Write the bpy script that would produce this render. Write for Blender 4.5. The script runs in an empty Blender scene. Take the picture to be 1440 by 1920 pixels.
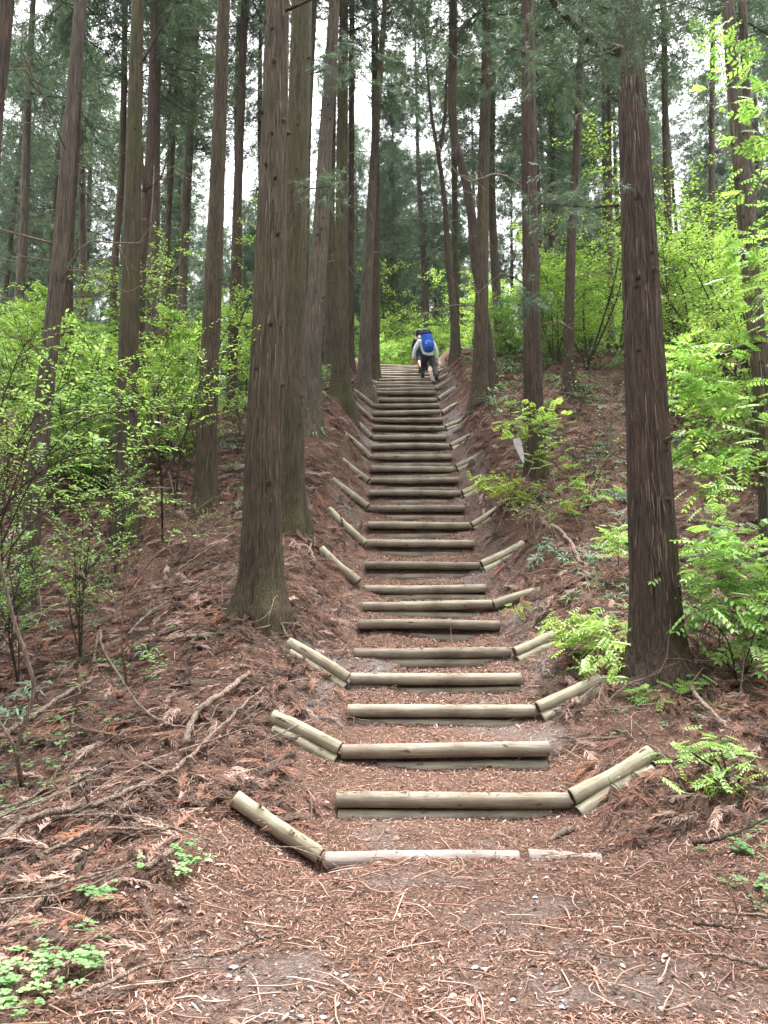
import bpy, math, random
import numpy as np
from mathutils import Vector

R = math.radians
rng = np.random.default_rng(7)
random.seed(7)
scn = bpy.context.scene
col = scn.collection

# ------------------------------------------------------------------ camera, sky, sun, exposure
F_PX, CX, CY = 1444.0, 720.0, 960.0
PITCH = math.atan(0.1375)
CAM = np.array([0.0, 0.0, 1.6])
cam_d = bpy.data.cameras.new('camera'); cam = bpy.data.objects.new('camera', cam_d); col.objects.link(cam)
cam_d.sensor_fit = 'VERTICAL'; cam_d.sensor_height = 36.0; cam_d.lens = F_PX / 1920 * 36.0
cam_d.clip_start = 0.05; cam_d.clip_end = 1500
cam.location = CAM; cam.rotation_euler = (R(90) + PITCH, 0, 0)
scn.camera = cam

SUN_EL, SUN_AZ = 76.0, 20.0            # azimuth clockwise from +Y
world = bpy.data.worlds.new('World'); scn.world = world; world.use_nodes = True
wn = world.node_tree.nodes; wl = world.node_tree.links
bg = wn['Background']
sky = wn.new('ShaderNodeTexSky'); sky.sky_type = 'NISHITA'; sky.sun_disc = False
sky.sun_elevation = R(SUN_EL); sky.sun_rotation = R(SUN_AZ)
sky.dust_density = 4.0; sky.air_density = 1.0; sky.ozone_density = 1.0
hs = wn.new('ShaderNodeHueSaturation'); hs.inputs['Saturation'].default_value = 0.10
wl.new(sky.outputs[0], hs.inputs['Color']); wl.new(hs.outputs[0], bg.inputs[0])
bg.inputs[1].default_value = 0.095

sd = bpy.data.lights.new('sun', 'SUN'); sd.energy = 1.5; sd.angle = R(14); sd.color = (1.0, 0.96, 0.9)
sun = bpy.data.objects.new('sun', sd); col.objects.link(sun)
az, el = R(SUN_AZ), R(SUN_EL)
sdir = Vector((math.sin(az) * math.cos(el), math.cos(az) * math.cos(el), math.sin(el)))
sun.rotation_euler = sdir.to_track_quat('Z', 'Y').to_euler()

scn.view_settings.view_transform = 'Standard'; scn.view_settings.look = 'None'
scn.view_settings.gamma = 1.0; scn.view_settings.use_curve_mapping = False
scn.view_settings.exposure = 3.52
scn.render.engine = 'CYCLES'
cy = scn.cycles
cy.max_bounces = 6; cy.diffuse_bounces = 2; cy.glossy_bounces = 2; cy.transmission_bounces = 4; cy.transparent_max_bounces = 4
cy.volume_bounces = 1
cy.use_denoising = True
try: cy.denoising_prefilter = 'NONE'
except Exception: pass
cy.caustics_reflective = False; cy.caustics_refractive = False

# ------------------------------------------------------------------ helpers
cp, sp_ = math.cos(PITCH), math.sin(PITCH)
def P(px, py, d):
    "world point seen at photograph pixel (px, py) at depth d metres"
    xc, yc = (px - CX) / F_PX, (CY - py) / F_PX
    return CAM + d * np.array([xc, cp - yc * sp_, sp_ + yc * cp])

def hash2(ix, iy, s):
    n = (ix.astype(np.int64) * 374761393 + iy.astype(np.int64) * 668265263 + s * 1442695041) & 0xffffffff
    n = ((n ^ (n >> 13)) * 1274126177) & 0xffffffff
    return ((n ^ (n >> 16)) & 0xffff) / 65535.0
def vn(x, y, s=0):
    x = np.asarray(x, float); y = np.asarray(y, float)
    ix = np.floor(x); iy = np.floor(y); fx = x - ix; fy = y - iy
    fx = fx * fx * (3 - 2 * fx); fy = fy * fy * (3 - 2 * fy)
    a = hash2(ix, iy, s); b = hash2(ix + 1, iy, s); c = hash2(ix, iy + 1, s); d = hash2(ix + 1, iy + 1, s)
    return (a + (b - a) * fx) * (1 - fy) + (c + (d - c) * fx) * fy - 0.5
def fbm(x, y, s=0, o=3):
    r = 0; a = 1.0
    for k in range(o):
        r = r + a * vn(np.asarray(x) * 2 ** k, np.asarray(y) * 2 ** k, s + k * 17); a *= 0.5
    return r
def sst(a, b, x):
    t = np.clip((np.asarray(x, float) - a) / (b - a), 0, 1); return t * t * (3 - 2 * t)

def mesh(name, V, F, mat=None, smooth=True, tint=None):
    "F: list of (n,3) / (n,4) int arrays"
    V = np.ascontiguousarray(V, dtype=np.float32)
    F = [f for f in (F if isinstance(F, list) else [F]) if len(f)]
    m = bpy.data.meshes.new(name)
    m.vertices.add(len(V)); m.vertices.foreach_set('co', V.ravel())
    nl = sum(f.size for f in F); npoly = sum(len(f) for f in F)
    m.loops.add(nl); m.polygons.add(npoly)
    m.loops.foreach_set('vertex_index', np.concatenate([f.ravel() for f in F]).astype(np.int32))
    sizes = np.concatenate([np.full(len(f), f.shape[1]) for f in F])
    m.polygons.foreach_set('loop_start', (np.cumsum(sizes) - sizes).astype(np.int32))
    m.polygons.foreach_set('use_smooth', np.full(npoly, smooth))
    if tint is not None:
        at = m.color_attributes.new('tint', 'FLOAT_COLOR', 'POINT')
        c = np.ones((len(V), 4), np.float32); c[:, :3] = tint
        at.data.foreach_set('color', c.ravel())
    if mat: m.materials.append(mat)
    m.update(calc_edges=True)
    return m
def obj(name, me, parent=None, loc=None):
    o = bpy.data.objects.new(name, me); col.objects.link(o)
    if parent is not None: o.parent = parent
    if loc is not None: o.location = loc
    return o
def tag(o, label=None, cat=None, group=None, kind=None):
    if label: o['label'] = label
    if cat: o['category'] = cat
    if group: o['group'] = group
    if kind: o['kind'] = kind
    return o
def thing(name, label, cat, loc=(0, 0, 0), rz=0, group=None):
    o = bpy.data.objects.new(name, None); o.empty_display_size = 0.1; col.objects.link(o)
    o.location = loc; o.rotation_euler = (0, 0, rz)
    return tag(o, label, cat, group)

def merge(parts):
    "parts: list of (V, [F...]) or (V,[F],tint)"
    Vs, Fs, Ts, n = [], {}, [], 0
    for p in parts:
        Vs.append(p[0])
        for f in (p[1] if isinstance(p[1], list) else [p[1]]):
            if len(f): Fs.setdefault(f.shape[1], []).append(f + n)
        if len(p) > 2: Ts.append(np.broadcast_to(p[2], (len(p[0]), 3)))
        n += len(p[0])
    V = np.concatenate(Vs); F = [np.concatenate(v) for v in Fs.values()]
    return (V, F, np.concatenate(Ts)) if Ts else (V, F)

def unit(v):
    v = np.asarray(v, float); return v / np.maximum(np.linalg.norm(v, axis=-1, keepdims=True), 1e-9)
def resample(pts, n):
    pts = np.asarray(pts, float)
    if len(pts) > 2:                       # Catmull-Rom through the points
        q = np.vstack([2 * pts[0] - pts[1], pts, 2 * pts[-1] - pts[-2]])
        out = []
        m = len(pts) - 1
        for t in np.linspace(0, m, n):
            k = min(int(t), m - 1); u = t - k
            a, b, c, d = q[k:k + 4]
            out.append(0.5 * ((2 * b) + (c - a) * u + (2 * a - 5 * b + 4 * c - d) * u * u + (3 * b - a - 3 * c + d) * u ** 3))
        return np.array(out)
    return pts[0] + (pts[1] - pts[0]) * np.linspace(0, 1, n)[:, None]
def tube(pts, rad, k=6, cap=True):
    pts = np.asarray(pts, float); n = len(pts)
    rad = np.broadcast_to(np.asarray(rad, float), (n,)) if np.ndim(rad) < 2 else rad
    T = unit(np.gradient(pts, axis=0))
    ref = np.array([0, 0, 1.0]) if abs(T[:, 2]).mean() < 0.8 else np.array([0, 1.0, 0])
    A = unit(np.cross(T, ref)); B = np.cross(T, A)
    th = np.linspace(0, 2 * math.pi, k, endpoint=False)
    ring = A[:, None, :] * np.cos(th)[None, :, None] + B[:, None, :] * np.sin(th)[None, :, None]
    rr = rad[:, None, None] if np.ndim(rad) == 1 else rad[:, :, None]
    V = (pts[:, None, :] + ring * rr).reshape(-1, 3)
    i = np.arange(n - 1)[:, None]; j = np.arange(k)[None, :]; j2 = (j + 1) % k
    Fq = np.stack([i * k + j, (i + 1) * k + j, (i + 1) * k + j2, i * k + j2], -1).reshape(-1, 4)
    if not cap: return V, [Fq]
    V = np.vstack([V, pts[0], pts[-1]]); j = np.arange(k); j2 = (j + 1) % k
    c0, c1 = n * k, n * k + 1
    Ft = np.vstack([np.stack([np.full(k, c0), j, j2], -1), np.stack([np.full(k, c1), (n - 1) * k + j2, (n - 1) * k + j], -1)])
    return V, [Fq, Ft]

def frames(N, yaw):
    "rotation matrices (n,3,3): columns x,y,z with z along N and x turned by yaw"
    N = unit(N); ref = np.stack([np.cos(yaw), np.sin(yaw), np.zeros_like(yaw)], -1)
    X = unit(ref - N * (ref * N).sum(-1, keepdims=True)); Y = np.cross(N, X)
    return np.stack([X, Y, N], -1)
def scatter(temps, pos, M, scale, tint=None):
    "copy templates [(V,F)] to positions with matrices M; returns merged V,F,tint"
    n = len(pos); pick = rng.integers(0, len(temps), n); out = []
    scale = np.asarray(scale, float)
    if scale.ndim == 1: scale = np.repeat(scale[:, None], 3, 1)
    for k, tp in enumerate(temps):
        s = np.where(pick == k)[0]
        if not len(s): continue
        tv, tf = tp[0], tp[1]
        V = np.einsum('nij,nvj->nvi', M[s], tv[None] * scale[s][:, None, :]) + pos[s][:, None, :]
        off = (np.arange(len(s)) * len(tv))[:, None, None]
        Fs = [(f[None] + off).reshape(-1, f.shape[1]) for f in tf]
        if tint is not None:
            c = np.repeat(tint[s], len(tv), 0)
            if len(tp) > 2: c = c * np.tile(tp[2], (len(s), 1))
            out.append((V.reshape(-1, 3), Fs, c))
        else: out.append((V.reshape(-1, 3), Fs))
    return merge(out)

def eulers(Mx):
    "XYZ euler angles of rotation matrices (n,3,3)"
    b = np.arcsin(np.clip(-Mx[:, 2, 0], -1, 1)); a = np.arctan2(Mx[:, 2, 1], Mx[:, 2, 2]); c = np.arctan2(Mx[:, 1, 0], Mx[:, 0, 0])
    return np.stack([a, b, c], -1)
def instances(name, sources, pos, Mx, scale, tint):
    "one object of loose points carrying instanced pieces (for litter nobody could count)"
    n = len(pos); me = bpy.data.meshes.new(name); me.vertices.add(n); me.vertices.foreach_set('co', np.ascontiguousarray(pos, np.float32).ravel())
    sc = np.asarray(scale, float); sc = np.repeat(sc[:, None], 3, 1) if sc.ndim == 1 else sc
    for nm, tp, val in (('rot', 'FLOAT_VECTOR', eulers(Mx)), ('scl', 'FLOAT_VECTOR', sc), ('tint', 'FLOAT_VECTOR', tint)):
        at = me.attributes.new(nm, tp, 'POINT'); at.data.foreach_set('vector', np.ascontiguousarray(val, np.float32).ravel())
    at = me.attributes.new('pick', 'INT', 'POINT'); at.data.foreach_set('value', rng.integers(0, len(sources), n).astype(np.int32))
    o = obj(name, me); ng = bpy.data.node_groups.new(name, 'GeometryNodeTree')
    ng.interface.new_socket('Geometry', in_out='INPUT', socket_type='NodeSocketGeometry'); ng.interface.new_socket('Geometry', in_out='OUTPUT', socket_type='NodeSocketGeometry')
    N_, L_ = ng.nodes, ng.links; gi = N_.new('NodeGroupInput'); go = N_.new('NodeGroupOutput'); ip = N_.new('GeometryNodeInstanceOnPoints')
    ci = N_.new('GeometryNodeCollectionInfo'); ci.inputs['Collection'].default_value = sources_collection(name, sources); ci.inputs['Separate Children'].default_value = True
    ip.inputs['Pick Instance'].default_value = True
    def attr(nm, dt):
        a = N_.new('GeometryNodeInputNamedAttribute'); a.data_type = dt; a.inputs['Name'].default_value = nm; return a.outputs['Attribute']
    L_.new(gi.outputs[0], ip.inputs['Points']); L_.new(ci.outputs[0], ip.inputs['Instance']); L_.new(attr('pick', 'INT'), ip.inputs['Instance Index'])
    L_.new(attr('rot', 'FLOAT_VECTOR'), ip.inputs['Rotation']); L_.new(attr('scl', 'FLOAT_VECTOR'), ip.inputs['Scale']); L_.new(ip.outputs[0], go.inputs[0])
    md = o.modifiers.new('scatter', 'NODES'); md.node_group = ng
    return o
def sources_collection(name, meshes):
    c = bpy.data.collections.new(name + '_pieces')
    for k, me in enumerate(meshes): c.objects.link(bpy.data.objects.new(f'{name}_piece', me))
    return c

# ------------------------------------------------------------------ materials
def mat(name):
    m = bpy.data.materials.new(name); m.use_nodes = True
    nt = m.node_tree; b = nt.nodes['Principled BSDF']; b.inputs['Roughness'].default_value = 0.85
    b.inputs['Specular IOR Level'].default_value = 0.25
    return m, nt.nodes, nt.links, b
def ramp(n, stops):
    r = n.new('ShaderNodeValToRGB'); e = r.color_ramp.elements
    e[0].position, e[0].color = stops[0][0], (*stops[0][1], 1); e[1].position, e[1].color = stops[-1][0], (*stops[-1][1], 1)
    for p, c in stops[1:-1]:
        x = e.new(p); x.color = (*c, 1)
    return r
def noise(n, l, vec, scale, detail=4, rough=0.6, mapping=None):
    t = n.new('ShaderNodeTexNoise'); t.inputs['Scale'].default_value = scale; t.inputs['Detail'].default_value = detail
    t.inputs['Roughness'].default_value = rough
    if mapping:
        mp = n.new('ShaderNodeMapping'); mp.inputs['Scale'].default_value = mapping; l.new(vec, mp.inputs[0]); vec = mp.outputs[0]
    l.new(vec, t.inputs['Vector']); return t.outputs['Fac']
def mixc(n, l, fac, a, b, mode='MIX'):
    m = n.new('ShaderNodeMix'); m.data_type = 'RGBA'; m.blend_type = mode
    for s, v in ((m.inputs[0], fac), (m.inputs[6], a), (m.inputs[7], b)):
        if isinstance(v, (int, float)): s.default_value = v
        elif isinstance(v, tuple): s.default_value = (*v, 1)
        else: l.new(v, s)
    return m.outputs[2]
def bump(n, l, b, h, strength, dist):
    bp = n.new('ShaderNodeBump'); bp.inputs['Strength'].default_value = strength; bp.inputs['Distance'].default_value = dist
    l.new(h, bp.inputs['Height']); l.new(bp.outputs[0], b.inputs['Normal'])

def bark(name, dark, light, moss=0.0, mosscol=(0.07, 0.085, 0.025)):
    m, n, l, b = mat(name); tc = n.new('ShaderNodeTexCoord').outputs['Object']
    s1 = noise(n, l, tc, 3.0, 5, 0.7, (12, 12, 0.7))
    s2 = noise(n, l, tc, 3.0, 3, 0.6, (34, 34, 1.5))
    big = noise(n, l, tc, 0.9, 3, 0.6)
    mid = tuple((a + c) / 2 for a, c in zip(dark, light))
    r1 = ramp(n, [(0.30, dark), (0.48, mid), (0.68, light)]); l.new(s1, r1.inputs[0])
    r2 = ramp(n, [(0.38, (0.58, 0.56, 0.55)), (0.60, (1.2, 1.18, 1.16))]); l.new(s2, r2.inputs[0])
    c = mixc(n, l, 1.0, r1.outputs[0], r2.outputs[0], 'MULTIPLY')
    r3 = ramp(n, [(0.35, (0.78, 0.78, 0.8)), (0.65, (1.2, 1.15, 1.12))]); l.new(big, r3.inputs[0])
    c = mixc(n, l, 1.0, c, r3.outputs[0], 'MULTIPLY')
    if moss > 0:
        mz = noise(n, l, tc, 1.6, 5, 0.7, (1, 1, 0.35))
        r4 = ramp(n, [(0.62 - moss * 0.3, (0, 0, 0)), (0.80 - moss * 0.2, (1, 1, 1))]); l.new(mz, r4.inputs[0])
        f = n.new('ShaderNodeMath'); f.operation = 'MULTIPLY'; f.inputs[1].default_value = 0.75; l.new(r4.outputs[0], f.inputs[0])
        c = mixc(n, l, f.outputs[0], c, mosscol)
    l.new(c, b.inputs['Base Color'])
    add = n.new('ShaderNodeMath'); add.operation = 'ADD'; l.new(s1, add.inputs[0]); l.new(s2, add.inputs[1])
    bump(n, l, b, add.outputs[0], 1.0, 0.05)
    return m

def tinted(name, base=(1, 1, 1), rough=0.8, trans=0.0, spec=0.25, inst=False):
    "colour comes from each piece's own tint attribute"
    m, n, l, b = mat(name); a = n.new('ShaderNodeAttribute'); a.attribute_name = 'tint'
    c = a.outputs['Color']
    if inst: a.attribute_type = 'INSTANCER'; c = a.outputs['Vector']
    if base != (1, 1, 1): c = mixc(n, l, 1.0, c, base, 'MULTIPLY')
    b.inputs['Roughness'].default_value = rough; b.inputs['Specular IOR Level'].default_value = spec
    l.new(c, b.inputs['Base Color'])
    if trans > 0:
        t = n.new('ShaderNodeBsdfTranslucent'); mx = n.new('ShaderNodeMixShader'); mx.inputs[0].default_value = trans
        c2 = mixc(n, l, 1.0, c, (1.1, 1.15, 0.62), 'MULTIPLY')
        l.new(c2, t.inputs['Color']); l.new(b.outputs[0], mx.inputs[1]); l.new(t.outputs[0], mx.inputs[2])
        l.new(mx.outputs[0], n['Material Output'].inputs['Surface'])
    return m

M = {}
M['bark_olive'] = bark('bark_olive', (0.036, 0.029, 0.020), (0.152, 0.121, 0.082), 0.3)
M['bark_moss'] = bark('bark_moss', (0.036, 0.030, 0.019), (0.142, 0.120, 0.077), 0.5)
M['bark_red'] = bark('bark_red', (0.032, 0.023, 0.018), (0.132, 0.097, 0.076), 0.18)
M['bark_grey'] = bark('bark_grey', (0.050, 0.042, 0.033), (0.195, 0.163, 0.127), 0.2)
M['bark_smooth'] = bark('bark_smooth', (0.07, 0.058, 0.045), (0.15, 0.12, 0.095), 0.2)
M['twig'] = bark('twig', (0.19, 0.14, 0.11), (0.48, 0.38, 0.32))
M['twig_dark'] = bark('twig_dark', (0.045, 0.035, 0.028), (0.12, 0.09, 0.07))
M['leaf'] = tinted('leaf', rough=0.42, trans=0.42, spec=0.5)
M['needle'] = tinted('needle', rough=0.6, trans=0.22, spec=0.4)
M['litter'] = tinted('litter', rough=0.9, spec=0.15)
M['litter_piece'] = tinted('litter_piece', rough=0.9, spec=0.15, inst=True)

# ground: needle duff, humus and grey gravelly soil
def ground_mat():
    m, n, l, b = mat('forest_floor'); tc = n.new('ShaderNodeTexCoord').outputs['Object']
    a1 = noise(n, l, tc, 55, 6, 0.75); a2 = noise(n, l, tc, 5, 5, 0.7); a3 = noise(n, l, tc, 0.8, 4, 0.65)
    st = noise(n, l, tc, 20, 4, 0.7, (7, 1, 1)); st2 = noise(n, l, tc, 20, 4, 0.7, (1, 7, 1))
    r1 = ramp(n, [(0.36, (0.026, 0.018, 0.014)), (0.48, (0.100, 0.060, 0.045)), (0.59, (0.22, 0.135, 0.105)), (0.70, (0.42, 0.31, 0.275))])  # dark stops deepened, imitating the shadow between litter pieces
    mx = n.new('ShaderNodeMath'); mx.operation = 'MAXIMUM'; l.new(st, mx.inputs[0]); l.new(st2, mx.inputs[1])
    av = n.new('ShaderNodeMath'); av.operation = 'ADD'; l.new(mx.outputs[0], av.inputs[0]); l.new(a1, av.inputs[1])
    hf = n.new('ShaderNodeMath'); hf.operation = 'MULTIPLY'; hf.inputs[1].default_value = 0.47; l.new(av.outputs[0], hf.inputs[0])
    l.new(hf.outputs[0], r1.inputs[0])
    at = n.new('ShaderNodeAttribute'); at.attribute_name = 'tint'       # red channel: bare soil, green channel: leaf mould
    sp = n.new('ShaderNodeSeparateColor'); l.new(at.outputs['Color'], sp.inputs[0])
    soil = ramp(n, [(0.35, (0.05, 0.045, 0.045)), (0.55, (0.16, 0.145, 0.14)), (0.70, (0.34, 0.33, 0.33))]); l.new(a1, soil.inputs[0])
    r2 = ramp(n, [(0.35, (0.75, 0.73, 0.72)), (0.65, (1.2, 1.18, 1.16))]); l.new(a2, r2.inputs[0])
    c = mixc(n, l, 1.0, r1.outputs[0], r2.outputs[0], 'MULTIPLY')
    ad = n.new('ShaderNodeMath'); ad.operation = 'MULTIPLY_ADD'; ad.inputs[1].default_value = 1.2; ad.inputs[2].default_value = -0.6; l.new(a2, ad.inputs[0])
    ad2 = n.new('ShaderNodeMath'); ad2.operation = 'ADD'; ad2.use_clamp = True; l.new(ad.outputs[0], ad2.inputs[0]); l.new(sp.outputs[0], ad2.inputs[1])
    c = mixc(n, l, ad2.outputs[0], c, soil.outputs[0])
    l.new(c, b.inputs['Base Color']); b.inputs['Roughness'].default_value = 0.95; b.inputs['Specular IOR Level'].default_value = 0.1
    bump(n, l, b, av.outputs[0], 1.0, 0.015)
    return m
M['ground'] = ground_mat()

def log_mat(name, lo, hi):
    m, n, l, b = mat(name); tc = n.new('ShaderNodeTexCoord').outputs['Object']
    g = noise(n, l, tc, 4, 5, 0.65, (0.7, 16, 16)); sp = noise(n, l, tc, 9, 3, 0.5, (0.9, 2, 2)); w = noise(n, l, tc, 2.2, 4, 0.6)
    oi = n.new('ShaderNodeObjectInfo')
    r = ramp(n, [(0.3, lo), (0.7, hi)]); l.new(g, r.inputs[0])
    d = ramp(n, [(0.27, (0.25, 0.2, 0.17)), (0.34, (1, 1, 1))]); l.new(sp, d.inputs[0])
    c = mixc(n, l, 1.0, r.outputs[0], d.outputs[0], 'MULTIPLY')
    r2 = ramp(n, [(0.34, (0.66, 0.61, 0.57)), (0.58, (1.1, 1.09, 1.08))]); l.new(w, r2.inputs[0])
    c = mixc(n, l, 1.0, c, r2.outputs[0], 'MULTIPLY')
    v = ramp(n, [(0, (0.72, 0.70, 0.68)), (0.5, (0.95, 0.94, 0.92)), (1, (1.15, 1.15, 1.13))]); l.new(oi.outputs['Random'], v.inputs[0])
    c = mixc(n, l, 1.0, c, v.outputs[0], 'MULTIPLY')
    l.new(c, b.inputs['Base Color']); b.inputs['Roughness'].default_value = 0.8
    bump(n, l, b, g, 0.5, 0.006)
    return m
M['log'] = log_mat('weathered_log', (0.130, 0.112, 0.088), (0.275, 0.245, 0.197))
M['log_green'] = log_mat('mossy_log', (0.18, 0.166, 0.122), (0.355, 0.333, 0.25))
M['log_pink'] = log_mat('worn_log', (0.19, 0.160, 0.148), (0.32, 0.28, 0.265))
def end_mat():
    m, n, l, b = mat('log_end'); tc = n.new('ShaderNodeTexCoord').outputs['Object']
    g = noise(n, l, tc, 30, 4, 0.7); r = ramp(n, [(0.3, (0.03, 0.023, 0.018)), (0.7, (0.13, 0.10, 0.075))]); l.new(g, r.inputs[0])  # end wood darkened for dirt, and for shade put into the colour
    l.new(r.outputs[0], b.inputs['Base Color']); return m
M['log_end'] = end_mat()
def plain(name, c, rough=0.8, var=0.25, scale=12):
    m, n, l, b = mat(name); tc = n.new('ShaderNodeTexCoord').outputs['Object']
    g = noise(n, l, tc, scale, 4, 0.6)
    r = ramp(n, [(0.3, tuple(x * (1 - var) for x in c)), (0.7, tuple(min(1, x * (1 + var)) for x in c))]); l.new(g, r.inputs[0])
    l.new(r.outputs[0], b.inputs['Base Color']); b.inputs['Roughness'].default_value = rough; return m
M['stone'] = plain('pale_stone', (0.34, 0.34, 0.345), 0.8, 0.3, 25)
M['slab'] = plain('pale_wood', (0.55, 0.53, 0.55), 0.8, 0.2, 18)

# ------------------------------------------------------------------ terrain
# log steps: pixel row of the log, depth
SP_Y = [1607, 1500, 1408, 1333, 1272, 1224, 1172, 1136, 1104, 1060, 1019, 986, 953, 925, 901, 879, 857, 837, 820, 803, 788, 774.5,
        762, 750, 737, 730.7, 724.4, 718.8, 713.3, 708, 703.3, 699.2, 695, 691, 687]
SP_D = [5.25, 5.96, 6.68, 7.43, 8.12, 8.85, 9.80, 10.70, 11.45, 12.10, 12.88, 13.66, 14.42, 15.15, 15.9, 16.6, 17.3, 17.95, 18.6, 19.25,
        20.0, 20.7, 21.4, 22.1, 22.85] + [22.85 + 0.75 * k for k in range(1, 11)]
SP_X = [857, 848, 834.5, 827, 817, 810.5, 804.5, 801, 797.5, 792, 788, 785, 780.5, 778, 776.5, 774, 772, 770, 767.5, 766.5, 765, 762.5,
        762, 761, 760, 760, 759.5, 759, 758.5, 758, 758, 757, 757, 756, 755]
S = np.array([P(x, y, d) for x, y, d in zip(SP_X, SP_Y, SP_D)])
LR = 0.064                                   # log radius
SX, SY, SZ = S[:, 0], S[:, 1], S[:, 2] + LR  # SZ: top of each upper log
NS = len(SY)
DROP = np.clip(np.concatenate([[.2], np.diff(SZ)]) * 0.58, 0.128, 0.198)    # lower log below upper log
YL = SY[-1]
def smooth_profile(y):
    yy = np.concatenate([[-20, SY[0] - 1.2], SY, [YL + 6, YL + 25, YL + 60, YL + 120]])
    zz = np.concatenate([[-0.05, -0.03], SZ - 0.12, [SZ[-1] + 0.1, SZ[-1] - 0.3, SZ[-1] - 3, SZ[-1] - 8]])
    zz[2] = SZ[0] - 0.06
    return np.interp(y, yy, zz)
_ty, _tz = [-20, SY[0] - 0.07], [-0.05, SZ[0] - 0.055]
for k in range(NS):
    _ty.append(SY[k] + 0.058); _tz.append(SZ[k] - 0.022)
    if k < NS - 1:
        foot = max(SZ[k] - 0.02, SZ[k + 1] - 0.105 - DROP[k + 1] + (0.040 if k < 4 else 0.005))
        _ty.append(SY[k + 1] - 0.05); _tz.append(foot); _ty.append(SY[k + 1] + 0.034); _tz.append(foot + 0.015)
_ty += [YL + 6, YL + 25, YL + 60, YL + 120]; _tz += [SZ[-1] + 0.1, SZ[-1] - 0.3, SZ[-1] - 3, SZ[-1] - 8]
_ty, _tz = np.array(_ty), np.array(_tz)
def terrace(y): return np.interp(y, _ty, _tz)

WL = {0: (600, 1605, 440, 1495, 0), 2: (636, 1404, 510, 1345, 1), 4: (652, 1272, 540, 1205, 1), 8: (672, 1092, 600, 1030, 0), 10: (685, 1020, 615, 955, 0),
      12: (689, 951, 623, 899, 0), 14: (691, 901, 629, 855.5, 0), 16: (695.5, 858, 643, 811, 0), 18: (697, 819, 653, 778, 0), 20: (699, 788, 655.5, 751, 0),
      22: (701, 762, 661, 731, 0), 24: (703, 737, 667, 728, 0), 27: (708, 719, 690, 714, 0), 29: (709, 708, 688, 704, 0), 31: (710, 699, 690, 695, 0), 33: (711, 691, 690, 690, 0)}
WR = {1: (1074, 1497, 1222, 1412, 1), 3: (1010, 1330, 1125, 1272, 1), 5: (964, 1222, 1040, 1193, 1), 7: (925, 1135, 1027, 1103, 0), 9: (904, 1060, 982, 1020, 1),
      11: (885, 985, 948, 948, 1), 13: (867, 925, 911, 904, 1), 15: (856, 876, 909, 849, 1), 17: (845, 836, 899, 812, 1), 19: (836, 802, 884, 782, 1),
      21: (829, 774.5, 870, 753, 0), 23: (822, 748, 854, 729, 0), 25: (817, 729, 858, 705.5, 0), 27: (813, 717, 855.5, 694.5, 0), 29: (814, 703, 843, 687, 0),
      31: (812, 697, 840, 682, 0), 33: (811, 690, 834, 677, 0)}
WING_LINES = [(P(ax, ay, SP_D[k] - 0.03), P(bx, by, SP_D[k] + 0.10)) for tab in (WL, WR) for k, (ax, ay, bx, by, _) in tab.items()]
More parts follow.
